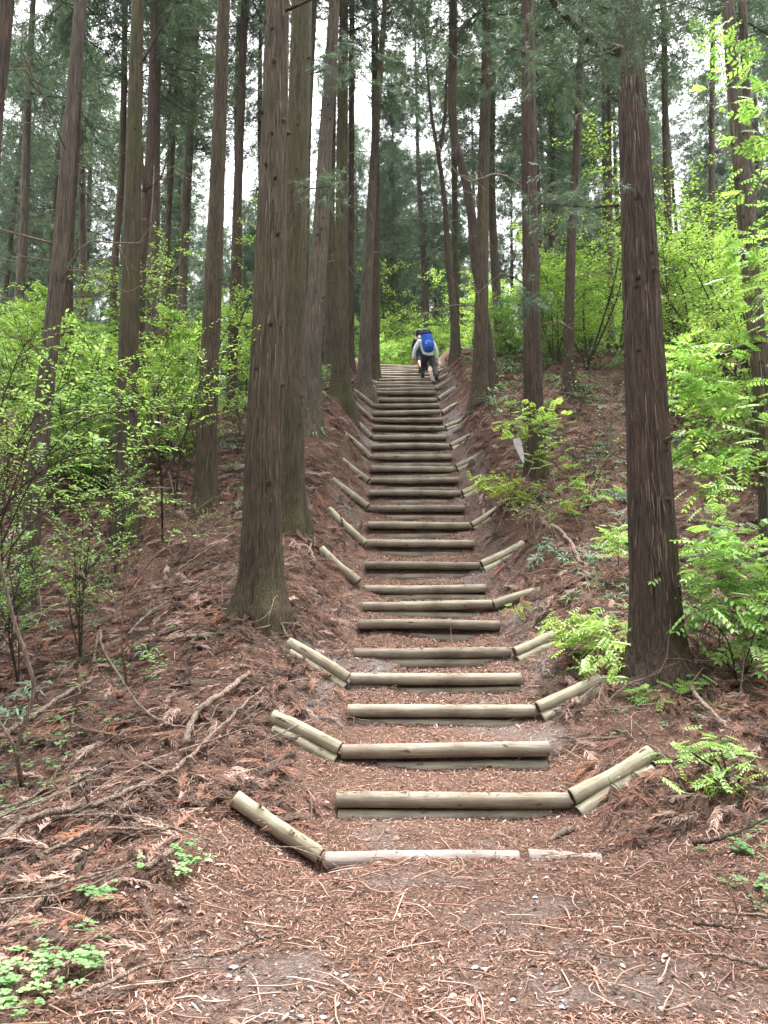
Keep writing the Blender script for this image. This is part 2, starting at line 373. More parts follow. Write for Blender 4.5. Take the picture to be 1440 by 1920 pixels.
def H(x, y):
    if np.ndim(x) == 0 and np.ndim(y) == 0: return H(np.array([x], float), np.array([y], float))[0]
    x = np.asarray(x, float); y = np.asarray(y, float)
    cx = np.interp(y, SY, SX); s = smooth_profile(y)
    tl = (cx - 0.90) - x; tr = x - (cx + 0.90); t = np.maximum(tl, tr)
    left = tl > tr
    h1 = np.where(left, np.interp(y, [0, 4, 5, 8.5, 12, 16, 20, 25, 31, 40], [0, .05, .30, .50, .95, 1.15, 1.0, .6, .3, .1]),
                  np.interp(y, [0, 4.5, 6, 8, 10, 13.5, 18, 26, 31, 40], [0, .05, .30, .30, .5, 1.0, .95, .9, .6, .1]))
    h2 = np.where(left, np.interp(y, [0, 5, 9, 12, 16, 20, 25, 31, 60], [.0, .12, .05, .8, 1.2, 0.4, -1.0, -3.0, -4]),
                  np.interp(y, [0, 5, 8, 10, 14, 18, 26, 31, 60], [.0, .0, -.1, .1, 1.0, 1.3, 0.9, .0, -2]))
    b = h1 * sst(0, 1.0, t); f = sst(1.2, 3.6, t); b = b * (1 - f) + h2 * f
    side = s + b
    rough_ = 0.10 * fbm(x * 0.9, y * 0.9, 3, 3) * sst(0.0, 1.0, t) + 0.30 * fbm(x * 0.16, y * 0.16, 9, 2) * sst(1.5, 6, t)
    ins = 1 - sst(-0.05, 0.12, t)
    tr_ = terrace(y)
    # soil spilled against the risers and at the left ends
    spill = (0.10 * np.maximum(vn(x * 2.3, y * 0.9, 21) + 0.05, 0) * 2 + 0.06 * sst(0.3, 0.85, cx - x) + 0.03 * sst(0.5, .9, x - cx)) * sst(SY[1], SY[4], y)
    idx = np.clip(np.searchsorted(SY + 0.034, y), 1, NS - 1); gap = SY[idx] + 0.034 - y; lng = SY[idx] - SY[idx - 1]
    w = np.clip(1 - gap / (lng * 0.55), 0, 1) * (gap > -0.001) * (y > SY[0]) * (y < YL)
    tr_ = tr_ + spill * w + 0.02 * fbm(x * 2.0, y * 2.0, 5, 2) * (0.35 + .65 * sst(5.7, 6.5, y))
    z = tr_ * ins + side * (1 - ins) + rough_
    z = z + 0.018 * fbm(x * 4.5, y * 4.5, 31, 2) * sst(-.2, 0.6, t)
    near = (np.abs(x - cx) < 2.6) & (y > 4) & (y < YL + 1)
    if np.any(near) and x.ndim:
        xn, yn, zn = x[near], y[near], z[near]
        for a, b in WING_LINES:                      # soil bedded up to each wing log
            m = (np.abs(yn - a[1]) < 1.0) & (np.sign(xn - cx[near]) == np.sign(a[0] - .6))
            if not m.any(): continue
            u = np.clip((xn[m] - a[0]) / (b[0] - a[0]), 0, 1); lx = a[0] + u * (b[0] - a[0]); ly = a[1] + u * (b[1] - a[1]); lz = a[2] + u * (b[2] - a[2])
            w = 0.95 * np.exp(-((xn[m] - lx) ** 2 + (yn[m] - ly) ** 2) / 0.26 ** 2)
            # in front of the log the soil lies lower than behind it
            zn[m] += w * (lz - np.where(yn[m] < ly, 0.115, 0.05) - zn[m])
        z = z.copy(); z[near] = zn
    return z
def N_at(x, y, e=0.06):
    return unit(np.stack([-(H(x + e, y) - H(x - e, y)) / (2 * e), -(H(x, y + e) - H(x, y - e)) / (2 * e), np.ones_like(x)], -1))
def G(px, py, dmin=2.0, dmax=70):
    "first point of the ground under a photograph pixel"
    d = np.exp(np.linspace(math.log(dmin), math.log(dmax), 1500))
    xc, yc = (px - CX) / F_PX, (CY - py) / F_PX
    X = CAM[0] + d * xc; Y = CAM[1] + d * (cp - yc * sp_); Z = CAM[2] + d * (sp_ + yc * cp)
    hit = np.where(Z <= H(X, Y))[0]
    k = hit[0] if len(hit) else len(d) - 1
    return np.array([X[k], Y[k], float(H(X[k], Y[k]))])

ys = [-7.0]
while ys[-1] < 150:
    y = ys[-1]; ys.append(y + (0.5 if y < 1.5 else max(0.035, 0.0085 * y) if y < 34 else 0.05 * (y - 34) + 0.3))
ys = np.array(ys); extra = np.concatenate([SY - 0.05, SY + 0.034, SY + 0.058])
ys = np.unique(np.concatenate([ys, extra])); ys = ys[np.concatenate([[True], np.diff(ys) > 0.006])]
an = np.concatenate([np.linspace(-75, -36, 26)[:-1], np.linspace(-36, 36, 330), np.linspace(36, 75, 26)[1:]])
tx = np.tan(np.radians(an)); XX = tx[None, :] * (np.maximum(ys, -6)[:, None] + 8) * 0.75; YY = np.repeat(ys[:, None], len(tx), 1)
ZZ = H(XX, YY)
nr, nc = XX.shape
i = np.arange(nr - 1)[:, None]; j = np.arange(nc - 1)[None, :]
Fg = np.stack([i * nc + j, i * nc + j + 1, (i + 1) * nc + j + 1, (i + 1) * nc + j], -1).reshape(-1, 4)
cxx = np.interp(YY, SY, SX); tt = np.abs(XX - cxx) - 0.9
gr = np.exp(-((tt - 0.25) / 0.3) ** 2) * sst(5.5, 9, YY) * (XX > cxx) * 0.55 + np.exp(-((tt - 0.15) / 0.22) ** 2) * sst(7, 11, YY) * (XX < cxx) * 0.35
ix = np.clip(np.searchsorted(SY, YY), 1, NS - 1); gp = SY[ix] - YY
gr = gr + 0.25 * np.exp(-(gp / 0.16) ** 2) * (tt < 0) * (YY > SY[0] + .1) * (YY < YL)
gr = gr + 0.7 * np.maximum(fbm(XX * 1.4, YY * 1.4, 77, 3) - 0.08, 0) * (tt < 0.6) * 2.6 - 0.15
tintg = np.stack([gr, gr * 0, gr * 0], -1).reshape(-1, 3)
ground = obj('ground', mesh('ground', np.stack([XX, YY, ZZ], -1).reshape(-1, 3), Fg, M['ground'], True, tintg))
tag(ground, kind='structure')

# ------------------------------------------------------------------ log stairs
def log_mesh(length, r, seed, side_mat, r2=None):
    g = np.random.default_rng(seed); n, k = 26, 18
    x = np.linspace(0, length, n); x = np.concatenate([[0, 0.004], x[1:-1], [length - 0.004, length]])
    n = len(x)
    base = np.linspace(r, r2 or r, n); base[0] *= 0.93; base[-1] *= 0.93
    th = np.linspace(0, 2 * math.pi, k, endpoint=False)
    rr = base[:, None] * (1 + 0.035 * fbm(x[:, None] * 2 + seed * 3.1, np.cos(th)[None] * 1.2 + np.sin(th)[None] * 2, seed, 2))
    for _ in range(5):                     # knots
        kx, kt = g.uniform(0.05, length - .05), g.uniform(0, 6.28)
        dt = np.angle(np.exp(1j * (th - kt)))
        rr = rr + 0.007 * np.exp(-((x[:, None] - kx) / 0.03) ** 2 - (dt[None] / 0.35) ** 2)
    bend = (0.004 if seed == 100 else 0.011) * np.sin(x / length * math.pi * g.uniform(.8, 1.6) + g.uniform(0, 6))
    pts = np.stack([x, bend * 0.6, bend], -1)
    V, F = tube(pts, rr, k)
    m = mesh('log', V, F, side_mat); m.materials.append(M['log_end'])
    mi = np.zeros(len(m.polygons), np.int32); mi[-2 * k:] = 1
    m.polygons.foreach_set('material_index', mi)
    sm = np.ones(len(m.polygons), bool); sm[-2 * k:] = False; m.polygons.foreach_set('use_smooth', sm)
    return m
def place_between(o, a, b):
    a, b = np.array(a), np.array(b); o.location = a
    o.rotation_mode = 'QUATERNION'; o.rotation_quaternion = Vector(b - a).to_track_quat('X', 'Z')
ORD = ['half-buried bottom', 'first', 'second', 'third', 'fourth', 'fifth', 'sixth', 'seventh', 'eighth', 'ninth', 'tenth', 'eleventh', 'twelfth',
       'thirteenth', 'fourteenth', 'fifteenth', 'sixteenth', 'seventeenth', 'eighteenth', 'nineteenth', 'twentieth', 'twenty-first', 'twenty-second',
       'twenty-third', 'twenty-fourth', 'twenty-fifth', 'twenty-sixth', 'twenty-seventh', 'twenty-eighth', 'twenty-ninth', 'thirtieth',
       'thirty-first', 'thirty-second', 'thirty-third', 'topmost']
for k in range(NS):
    L = 1.80 if k else 1.32
    x0 = SX[k] - 0.9; t = thing('log_step', '', 'log step', (x0, SY[k], SZ[k] - LR), 0, 'log steps of the stairs')
    if k == 0:
        t['label'] = 'worn greyish bottom log of the stairs, half buried in the path'
    elif k == NS - 1: t['label'] = 'topmost log step of the stairs where the path levels out'
    else: t['label'] = f'{ORD[k]} log step up from the half-buried bottom log of the stairs'
    up = obj('upper_log', log_mesh(L, LR * random.uniform(.94, 1.05), 100 + k, M['log_pink'] if k == 0 else M['log']), t)
    tilt = 0.012 * random.uniform(-1, 1)
    up.rotation_euler = (random.uniform(0, 6), tilt * 0.6, tilt)
    if k == 0:
        stub = obj('broken_log_end', log_mesh(0.50, LR * 0.95, 99, M['log_pink']), t); stub.location = (1.38, -0.01, -0.016); stub.rotation_euler = (1, 0.02, -0.02)
        up.location = (0, 0, -0.024)
    else:
        lo = obj('lower_log', log_mesh(L - 0.03, LR, 200 + k, M['log']), t)
        lo.location = (0.015, 0.012, -DROP[k]); lo.rotation_euler = (random.uniform(0, 6), -tilt * 0.5, 0.004)
for side, tab in (('left', WL), ('right', WR)):
    for k, (ax, ay, bx, by, two) in tab.items():
        d = SP_D[k]
        a = P(ax, ay, d - 0.03); b = P(bx, by, d + 0.10)
        L = float(np.linalg.norm(b - a)); rd = LR * (1.0 + .10 * (k > 6) - .10 * (k == 0))
        what = ['worn pinkish bottom', ORD[1], ORD[2]][k] if k < 3 else ORD[k]
        lab = f'{side} wing log climbing the bank beside the half-buried bottom log' if k == 0 else \
              f'{side} wing log climbing the bank beside the {what} log step from the bottom'
        t = thing('wing_log', lab, 'log', tuple(a), 0, f'wing logs on the {side} bank')
        up = obj('upper_log', log_mesh(L, rd, 300 + k + (50 if side == 'right' else 0), M['log_green']), t); place_between(up, (0, 0, 0), b - a)
        if two:
            off = np.array([0.02 if side == 'right' else -0.02, -0.045, -0.105])
            lo = obj('lower_log', log_mesh(L * 0.93, rd, 400 + k, M['log_green']), t); place_between(lo, off + (b - a) * 0.02, off + (b - a) * 0.96)

# ------------------------------------------------------------------ trees
def bark_trunk(pts, rad, k, flare=0.0, fl_h=0.4, lobes=5, seed=0, rough=0.05, name='trunk', m=None, nring=None):
    pts = np.asarray(pts, float); n = nring or len(pts)
    P_ = resample(pts, n) if n != len(pts) else pts
    rad = np.interp(np.linspace(0, 1, n), np.linspace(0, 1, len(rad)), rad)
    zrel = P_[:, 2] - 0.0
    th = np.linspace(0, 2 * math.pi, k, endpoint=False)
    hh = np.maximum(zrel, 0)[:, None]; hf = zrel[:, None]; fl_ = np.where(hf > 0, np.exp(-np.maximum(hf, 0) / fl_h), 1 + 0.9 * np.minimum(-hf, .6))
    g = np.random.default_rng(seed); ph = g.uniform(0, 6.28, 4)
    lob = 0.5 + 0.5 * np.cos(lobes * th + ph[0]) * 0.7 + 0.3 * np.cos((lobes - 2) * th + ph[1])
    rr = rad[:, None] * (1 + flare * fl_ * (0.55 + 0.9 * lob[None]))
    cx_, cy_ = np.cos(th)[None], np.sin(th)[None]
    fib = fbm(th[None] * 9 + 0.6 * fbm(hh * 1.3, th[None] * 0 + seed, 3, 2), hh * 0.55 + seed * 7.7, seed, 3)
    fade = np.minimum(th, 2 * math.pi - th)[None] / 0.25
    rr = rr * (1 + rough * fib * np.clip(fade, 0.2, 1)) + 0.012 * fbm(cx_ * 1.5 + seed, hh * 0.9 + cy_ * 1.5, seed + 5, 2) * (rad[:, None] / 0.2)
    V, F = tube(P_, rr, k)
    return V, F, P_, rr
# stub templates
def stub_mesh(seed):
    g = np.random.default_rng(seed)
    pts = np.array([[0, 0, -0.03], [0, 0, 0.005], [0.004, 0.002, 0.022], [0.008, 0.004, 0.04 + 0.03 * g.random()]])
    V, F = tube(pts, np.array([0.034, 0.028, 0.017, 0.010]), 8)
    return mesh('branch_stub', V, F, M['twig_dark'])
STUBS = [stub_mesh(k) for k in range(4)]

# cedar foliage -----------------------------------------------------
def strips(pos, dirs, length, width, tint):
    "needle strips: thin tapered blades, two triangles each, bent a little"
    n = len(pos); dirs = unit(dirs); side = unit(np.cross(dirs, unit(rng.normal(size=(n, 3)))))
    mid = pos + dirs * (length * 0.5)[:, None] + np.array([0, 0, 1]) * (length * 0.03)[:, None]
    tip = pos + dirs * length[:, None] - np.array([0, 0, 1]) * (length * 0.10)[:, None]
    w = (width * 0.5)[:, None]
    V = np.stack([pos, mid + side * w, tip, mid - side * w], 1).reshape(-1, 3)
    F = (np.arange(n) * 4)[:, None] + np.array([[0, 1, 2, 3]])
    return V, [F], np.repeat(tint, 4, 0)
def cedar_tint(n, g):
    v = g.uniform(0.65, 1.35, n)[:, None]; h = g.random(n)[:, None]
    return v * (np.array([[0.062, 0.108, 0.086]]) * (1 - h) + np.array([[0.110, 0.165, 0.105]]) * h)
def crown(seed, height, rad0, nb, per, slen, swid):
    "sprays along drooping boughs; returns foliage and wood"
    g = np.random.default_rng(seed)
    z0 = height * g.random(nb) ** 0.9; az = g.uniform(0, 2 * math.pi, nb)
    L = rad0 * (1 - 0.8 * z0 / height) * g.uniform(0.55, 1.15, nb)
    out = np.stack([np.cos(az), np.sin(az), np.zeros(nb)], -1)
    ns = 13
    ts = g.uniform(0.25, 1.05, (nb, ns)) ** 0.8
    sagg = g.uniform(0.25, 0.6, nb)
    def bp(t): return out[:, None] * (L[:, None] * t)[..., None] + np.stack([0 * t, 0 * t, z0[:, None] + L[:, None] * (-sagg[:, None] * t + 0.35 * t * t)], -1)
    C = bp(ts) + g.normal(size=(nb, ns, 3)) * np.array([0.28, 0.28, 0.16]) * (0.4 + ts[..., None])
    C = C.reshape(-1, 3); axis = np.repeat(out, ns, 0) * 0.7 + g.normal(size=(nb * ns, 3)) * 0.5 + np.array([0, 0, -0.25])
    axis = unit(axis); clen = g.uniform(0.28, 0.6, len(C))
    cl = np.repeat(np.arange(len(C)), per); u = g.random(len(cl))
    pos = C[cl] + axis[cl] * (clen[cl] * u)[:, None] + g.normal(size=(len(cl), 3)) * 0.035
    dirs = axis[cl] * 0.9 + unit(g.normal(size=(len(cl), 3))) * 0.75
    ctint = cedar_tint(len(C), g)[cl] * g.uniform(0.8, 1.25, len(cl))[:, None]
    fol = strips(pos, dirs, g.uniform(0.7, 1.3, len(cl)) * slen, g.uniform(0.7, 1.3, len(cl)) * swid, ctint)
    wood = []
    tt = np.linspace(0, 1, 5)[None].repeat(nb, 0); Bp = bp(tt)
    for b in range(nb): wood.append(tube(Bp[b], np.linspace(0.022, 0.006, 5), 3, False))
    return fol, merge(wood)
CROWNS = []
CH = [15, 17, 13, 15, 18, 18]
for k, (h, r0, nb) in enumerate([(15, 2.6, 120), (17, 2.3, 130), (13, 2.9, 110), (15, 2.2, 95), (18, 2.5, 230), (18, 2.2, 210)]):
    fo, wo = crown(500 + k, h, r0, nb, 34, 0.16, 0.020)
    CROWNS.append((mesh('crown', *fo[:2], M['needle'], False, fo[2]), mesh('boughs', wo[0], wo[1], M['twig_dark'])))

def dead_twig_mesh(seed, L):
    g = np.random.default_rng(seed); parts = []
    p = np.array([[0, 0, 0], [L * .35, g.normal() * .05, L * .05], [L * .7, g.normal() * .12, -L * g.uniform(-.15, .2)], [L, g.normal() * .25, L * g.uniform(-.2, .35)]])
    q = resample(p, 9); parts.append(tube(q, np.linspace(0.013, 0.003, 9), 4))
    for _ in range(4):
        i0 = g.integers(3, 8); d = unit(q[i0] - q[i0 - 1] + g.normal(size=3) * 0.6); l2 = L * g.uniform(.15, .35)
        parts.append(tube(resample([q[i0], q[i0] + d * l2 * .5 + [0, 0, .02], q[i0] + d * l2 + g.normal(size=3) * .06], 5), np.linspace(0.005, 0.002, 5), 3))
    V, F = merge(parts); return mesh('dead_branch', V, F, M['twig'])
DEAD = [dead_twig_mesh(k, 0.7 + 0.25 * k) for k in range(6)]

class Tree: pass
def tree(name, label, px, py, d, tops, w0, w1, material, cat='tree', group=None, k=24, nr=60, flare=0.5, fl_h=0.35, lobes=5, seed=0, rough=0.05,
         crown_at=None, crown_k=0, crown_s=1.0, stubs=0, dead=0, height=20.0, base=None, twig_h=(2.5, 8)):
    """tops: list of (px,py) the trunk passes through above its base, read at nearly the same depth; w0,w1: trunk width in photo pixels
    low down and at the last point"""
    B = P(px, py, d) if base is None else np.array(base, float)
    B[2] = float(H(B[0], B[1]))
    pts = [np.array([0, 0, -0.75]), np.zeros(3)]
    for (tx_, ty_) in tops:
        # same distance over the ground as the base: the trunk stands upright, only leaning sideways
        yc = (CY - ty_) / F_PX; dd = B[1] / (cp - yc * sp_)
        q = P(tx_, ty_, dd); pts.append(q - B)
    last, prev = pts[-1], pts[-2]
    dirv = unit(last - prev)
    if last[2] < height:
        up = np.array([dirv[0] * 0.5, dirv[1], 1.0]); L = height - last[2]
        pts.append(last + up * L * 0.5); pts.append(last + up * L)
    pts = np.array(pts)
    r0 = w0 / 2 / F_PX * d; r1 = w1 / 2 / F_PX * d
    zt = pts[:, 2]; zl = last[2]
    rr = np.where(zt <= zl, r0 + (r1 - r0) * np.clip(zt / zl, 0, 1), r1 * np.clip(1 - (zt - zl) / max(height - zl, .1) * 0.85, 0.1, 1))
    seq = resample(pts, nr); sz = seq[:, 2]
    rad = np.interp(sz, zt, rr)
    T = thing(name, label, cat, tuple(B), 0, group)
    V, F, P_, RR = bark_trunk(seq, rad, k, flare, fl_h, lobes, seed, rough)
    tr = obj('trunk', mesh('trunk', V, F, M[material]), T)
    g = np.random.default_rng(seed + 900)
    def on(z, a):
        i = int(np.argmin(abs(P_[:, 2] - z))); r = RR[i].mean()
        return P_[i] + np.array([math.cos(a), math.sin(a), 0]) * r * 0.97
    for s in range(stubs):
        z = g.uniform(0.9, 8.0) if stubs > 8 else g.uniform(2, 9); a = g.uniform(-math.pi, 0) + g.normal() * .2
        o = obj('branch_stub', STUBS[g.integers(4)], T, tuple(on(z, a)))
        o.rotation_mode = 'QUATERNION'; o.rotation_quaternion = Vector((math.cos(a), math.sin(a), g.uniform(-.2, .5))).to_track_quat('Z', 'Y')
        sc = g.uniform(0.35, 1.2) * min(1.2, max(0.7, r0 / 0.2)); o.scale = (sc, sc * g.uniform(.8, 1.1), sc * g.uniform(.5, 1.3))
    for s in range(dead):
        z = g.uniform(*twig_h); a = g.uniform(0, 2 * math.pi)
        o = obj('dead_branch', DEAD[g.integers(len(DEAD))], T, tuple(on(z, a))); o.rotation_euler = (g.uniform(-1, 1), g.uniform(-.6, .2), a)
        sc = g.uniform(.7, 1.4); o.scale = (sc, sc, sc)
    if flare >= 0.45 and d < 24:
        nrt = 6
        for s in range(nrt):
            a = 2 * math.pi * (s + g.uniform(-.3, .3)) / nrt; ro = r0 * (1 + flare * .5); o_ = np.array([math.cos(a), math.sin(a)]); sd = np.array([-o_[1], o_[0]]); L = r0 * g.uniform(1.3, 2.6)
            rt = []
            for u in np.linspace(0, 1, 9):
                xy = o_ * (ro * .55 + L * u) + sd * (L * .25 * math.sin(u * 3 + s)); gz = float(H(B[0] + xy[0], B[1] + xy[1])) - B[2]
                rt.append([xy[0], xy[1], gz + r0 * (.45 * (1 - u) ** 2 - .16 * u)])
            V2, F2 = tube(resample(rt, 14), r0 * np.linspace(.46, .13, 14) * (1 + .08 * g.normal(size=14)), 12); obj('root', mesh('root', V2, F2, M[material]), T)
    if crown_at is not None:
        c, bo = CROWNS[crown_k % 4]
        i = int(np.argmin(abs(P_[:, 2] - crown_at)))
        o = obj('crown', c, T, tuple(P_[i])); o.rotation_euler = (0, 0, g.uniform(0, 6.28)); s2 = (height + 0.6 - crown_at) / CH[crown_k % 4]
        o.scale = (crown_s, crown_s, s2)
        o2 = obj('bough', bo, T, tuple(P_[i])); o2['kind'] = 'stuff'; o['kind'] = 'stuff'; o2.rotation_euler = o.rotation_euler; o2.scale = o.scale
    T_ = Tree(); T_.root = T; T_.P = P_; T_.R = RR; T_.B = B; T_.on = on
    return T_

CN, CT = 'cedar_tree', 'tree'
# left of the stairs, near to far
L1 = tree(CN, 'stout olive-brown cedar with flared roots, nearest left of the stairs', 490, 1150, 8.8, [(493, 900), (507, 500), (521, 0)], 78, 47, 'bark_olive',
          k=120, nr=190, flare=0.52, fl_h=0.32, lobes=5, seed=1, rough=0.065, stubs=25, crown_at=13.5, crown_s=0.72, crown_k=0, height=24)
L2 = tree(CN, 'mossy cedar just behind and right of the stoutest left trunk', 547, 965, 11.8, [(547, 700), (556, 350), (566, 0)], 50, 41, 'bark_moss',
          k=90, nr=150, flare=0.45, fl_h=0.35, seed=2, rough=0.06, stubs=26, crown_at=13.5, crown_s=0.72, crown_k=1, height=24)
L3 = tree(CN, 'cedar leaning gently right beside a white fern on the left bank', 580, 770, 16, [(592, 560), (601, 440), (612, 240), (627, 0)], 38, 22, 'bark_grey',
          k=64, nr=110, flare=0.6, fl_h=0.5, seed=3, stubs=14, crown_at=13.5, crown_s=0.72, crown_k=2, height=24)
L4 = tree(CN, 'upright cedar with mossy spreading foot where the left logs begin', 638, 722, 19, [(640, 480), (642, 240), (645, 0)], 31, 17, 'bark_moss',
          k=60, nr=110, flare=0.9, fl_h=0.5, seed=4, stubs=12, crown_at=12, crown_k=3, height=23, dead=3)
L5 = tree(CN, 'smooth grey slanting trunk with pale bare roots by the upper stairs', 682, 712, 22, [(686, 600), (691, 480), (705, 240), (722, 0)], 24, 10, 'bark_grey',
          k=48, nr=100, flare=0.9, fl_h=0.4, seed=5, rough=0.03, crown_at=13, crown_k=0, height=21, dead=4)
L6 = tree(CN, 'cedar trunk at the left of the topmost log steps', 702, 692, 26, [(704, 480), (704, 240), (702, 0)], 19, 13, 'bark_olive', k=32, nr=70, seed=6, stubs=4, crown_at=11, crown_k=1, height=23, dead=5)
L7 = tree(CN, 'thin reddish cedar seen between two grey trunks left of the stairs top', 657, 705, 24.5, [(658, 480), (660, 0)], 14, 10, 'bark_red', k=28, nr=60, seed=7, crown_at=10, crown_k=2, height=21, dead=4)
L8 = tree(CN, 'dim cedar behind the mossy-footed tree, left side', 616, 715, 23, [(619, 480), (624, 200), (628, 0)], 17, 12, 'bark_olive', k=28, nr=60, seed=8, crown_at=11, crown_k=3, height=22, dead=3)
L9 = tree(CN, 'pale green-edged trunk half hidden behind the second left cedar', 562, 800, 17.5, [(570, 480), (576, 250), (588, 0)], 22, 14, 'bark_moss', k=32, nr=60, seed=9, crown_at=11, crown_k=0, height=22)
La = tree(CN, 'dark straight mossy cedar behind the leafy shrub on the left', 236, 985, 11.8, [(238, 760), (246, 480), (252, 250), (259, 0)], 44, 25, 'bark_moss', k=72, nr=120, flare=0.35, seed=10, stubs=14, crown_at=13.5, crown_s=0.72, crown_k=1, height=24)
Lb = tree(CN, 'straight brown cedar between leafy shrub and stoutest left trunk', 383, 990, 12.4, [(390, 760), (402, 480), (411, 250), (420, 0)], 40, 24, 'bark_olive', k=72, nr=120, flare=0.4, seed=11, stubs=16, crown_at=13.5, crown_s=0.72, crown_k=2, height=24)
Lc = tree(CN, 'brown trunk leaning in at the upper left corner', -75, 1215, 8.2, [(-45, 700), (-12, 230), (12, 0)], 46, 30, 'bark_red', k=60, nr=110, flare=0.4, seed=12, crown_at=13.5, crown_s=0.72, crown_k=3, height=24)
Ld = tree(CN, 'pale bumpy trunk slanting up from the left edge of the slope', 42, 1195, 9.6, [(62, 960), (88, 700), (112, 480), (130, 250), (152, 0)], 37, 24, 'bark_grey', k=60, nr=120, flare=0.15, seed=13, rough=0.09, crown_at=13.5, crown_s=0.72, crown_k=0, height=24, dead=6, stubs=8, twig_h=(3, 7))
Le = tree(CN, 'reddish cedar close behind the pale bumpy slanting trunk', 128, 735, 17, [(126, 480), (140, 250), (148, 0)], 27, 17, 'bark_red', k=36, nr=70, seed=14, crown_at=9, crown_k=1, height=21, dead=6)
Lf = tree(CN, 'thin brown cedar rising from the left crest beyond the shrub', 434, 750, 18, [(442, 480), (450, 250), (459, 0)], 19, 15, 'bark_red', k=36, nr=70, seed=15, stubs=8, crown_at=10, crown_k=2, height=22, dead=3)
Lg = tree('forked_tree', 'reddish forked tree peeping out right of the dark mossy cedar', 258, 800, 16.5, [(262, 560), (272, 400), (281, 280), (290, 0)], 24, 12, 'bark_red', k=36, nr=80, seed=16, rough=.08, crown_at=10, crown_k=3, height=20, dead=4)
for (pp, ww) in ((((272, 360), (262, 250), (268, 150)), .05), (((275, 355), (300, 335), (312, 300)), .03)):
    q = np.array([P(x, y, 16.55) for x, y in pp]) - Lg.B
    V, F = tube(resample(q, 9), np.linspace(ww, ww * .4, 9), 8); obj('limb', mesh('limb', V, F, M['bark_red']), Lg.root)
Lh = tree(CN, 'slim cedar just left of the dark mossy cedar', 208, 760, 21, [(214, 520), (229, 300), (235, 0)], 15, 11, 'bark_olive', k=24, nr=50, seed=17, crown_at=9, crown_k=0, height=22, dead=5)
Li = tree(CN, 'grey distant trunk against bright sky left of the straight brown cedar', 338, 640, 26, [(345, 480), (356, 250), (366, 60)], 19, 14, 'bark_grey', k=24, nr=50, seed=18, crown_at=9, crown_k=1, height=23, dead=5)
Lj = tree(CN, 'very thin distant trunk leaning right, left of the bright sky gap', 300, 650, 27, [(312, 480), (325, 250), (337, 60)], 12, 8, 'bark_grey', k=20, nr=50, seed=19, crown_at=10, crown_k=2, height=20, dead=6)
Lk = tree(CN, 'slim cedar near the left edge with sky behind its top', 22, 690, 23, [(42, 480), (50, 250), (58, 80)], 20, 12, 'bark_grey', k=24, nr=50, seed=20, crown_at=8.5, crown_k=3, height=22, dead=6)
Ll = tree(CN, 'broad grey trunk showing above green leaves right of dark mossy cedar', 286, 700, 21, [(288, 480), (291, 200)], 26, 20, 'bark_grey', k=28, nr=50, seed=21, crown_at=9, crown_k=0, height=23, dead=3)
# right of the stairs
R1 = tree(CN, 'big red-brown cedar with shaggy bark at the right of the lowest steps', 1238, 1335, 7.7, [(1222, 960), (1199, 480), (1181, 90), (1178, 0)], 94, 50, 'bark_red',
          k=130, nr=210, flare=0.5, fl_h=0.22, lobes=5, seed=31, rough=0.10, stubs=24, crown_at=13.5, crown_s=0.72, crown_k=2, height=24)
R2 = tree(CN, 'dark red cedar with climbing leaves and a pale slab at its foot', 1006, 895, 13.6, [(999, 700), (995, 480), (991, 240), (990, 0)], 38, 25, 'bark_red',
          k=72, nr=120, flare=0.35, seed=32, rough=0.11, stubs=18, crown_at=13.5, crown_s=0.72, crown_k=3, height=24, dead=4)
R3 = tree(CN, 'upright cedar on the right bank above the pale wing logs', 897, 748, 19, [(903, 560), (907, 300), (915, 0)], 27, 18, 'bark_olive', k=48, nr=90, flare=0.6, fl_h=.5, seed=33, stubs=8, crown_at=10, crown_k=1, height=21, dead=5)
R3b = tree('crooked_tree', 'crooked smooth trunk with an S-bend right of the stairs', 926, 726, 19.7, [(919, 660), (903, 560), (889, 470), (884, 400), (871, 330), (855, 270), (848, 200), (849, 90), (849, 0)], 19, 16, 'bark_smooth',
           k=40, nr=140, flare=0.3, seed=34, rough=0.02, height=14, dead=3, twig_h=(6, 11))
R4 = tree('forked_tree', 'slender tree forking into a narrow V near the hikers', 852, 676, 26, [(851, 600), (840, 480), (834, 380), (822, 290), (809, 215)], 16, 6, 'bark_smooth', k=28, nr=80, seed=35, rough=.02, height=13, dead=2)
q = np.array([P(x, y, 26.05) for x, y in ((822, 292), (828, 260), (835, 205), (838, 120))]) - R4.B
V, F = tube(resample(q, 9), np.linspace(.08, .04, 9), 8); obj('limb', mesh('limb', V, F, M['bark_smooth']), R4.root)
R4b = tree(CN, 'mossy straight trunk touching the narrow V-forked tree', 857, 672, 27, [(854, 480), (852, 300), (850, 100)], 12, 9, 'bark_moss', k=24, nr=50, seed=36, crown_at=10, crown_k=0, height=21, dead=3)
R5 = tree(CN, 'lean grey-brown cedar amid lime leaves between the two red cedars', 1066, 745, 18.5, [(1070, 480), (1080, 300), (1087, 150), (1090, 0)], 21, 12, 'bark_red', k=36, nr=70, seed=37, stubs=5, crown_at=9, crown_k=1, height=20, dead=6)
R6 = tree(CN, 'tall brown trunk leaning left along the right edge, wrapped in leaves', 1452, 1240, 8.8, [(1437, 820), (1412, 560), (1388, 300), (1364, 0)], 42, 25, 'bark_grey', k=72, nr=130, flare=.3, seed=38, rough=.05, stubs=14, crown_at=13.5, crown_s=0.72, crown_k=3, height=24, dead=2)
R7 = tree(CN, 'thin pale trunk among lime leaves left of the right-edge tree', 1332, 800, 22, [(1333, 480), (1335, 200), (1336, 0)], 14, 9, 'bark_grey', k=24, nr=50, seed=39, crown_at=10, crown_k=0, height=20, dead=5)
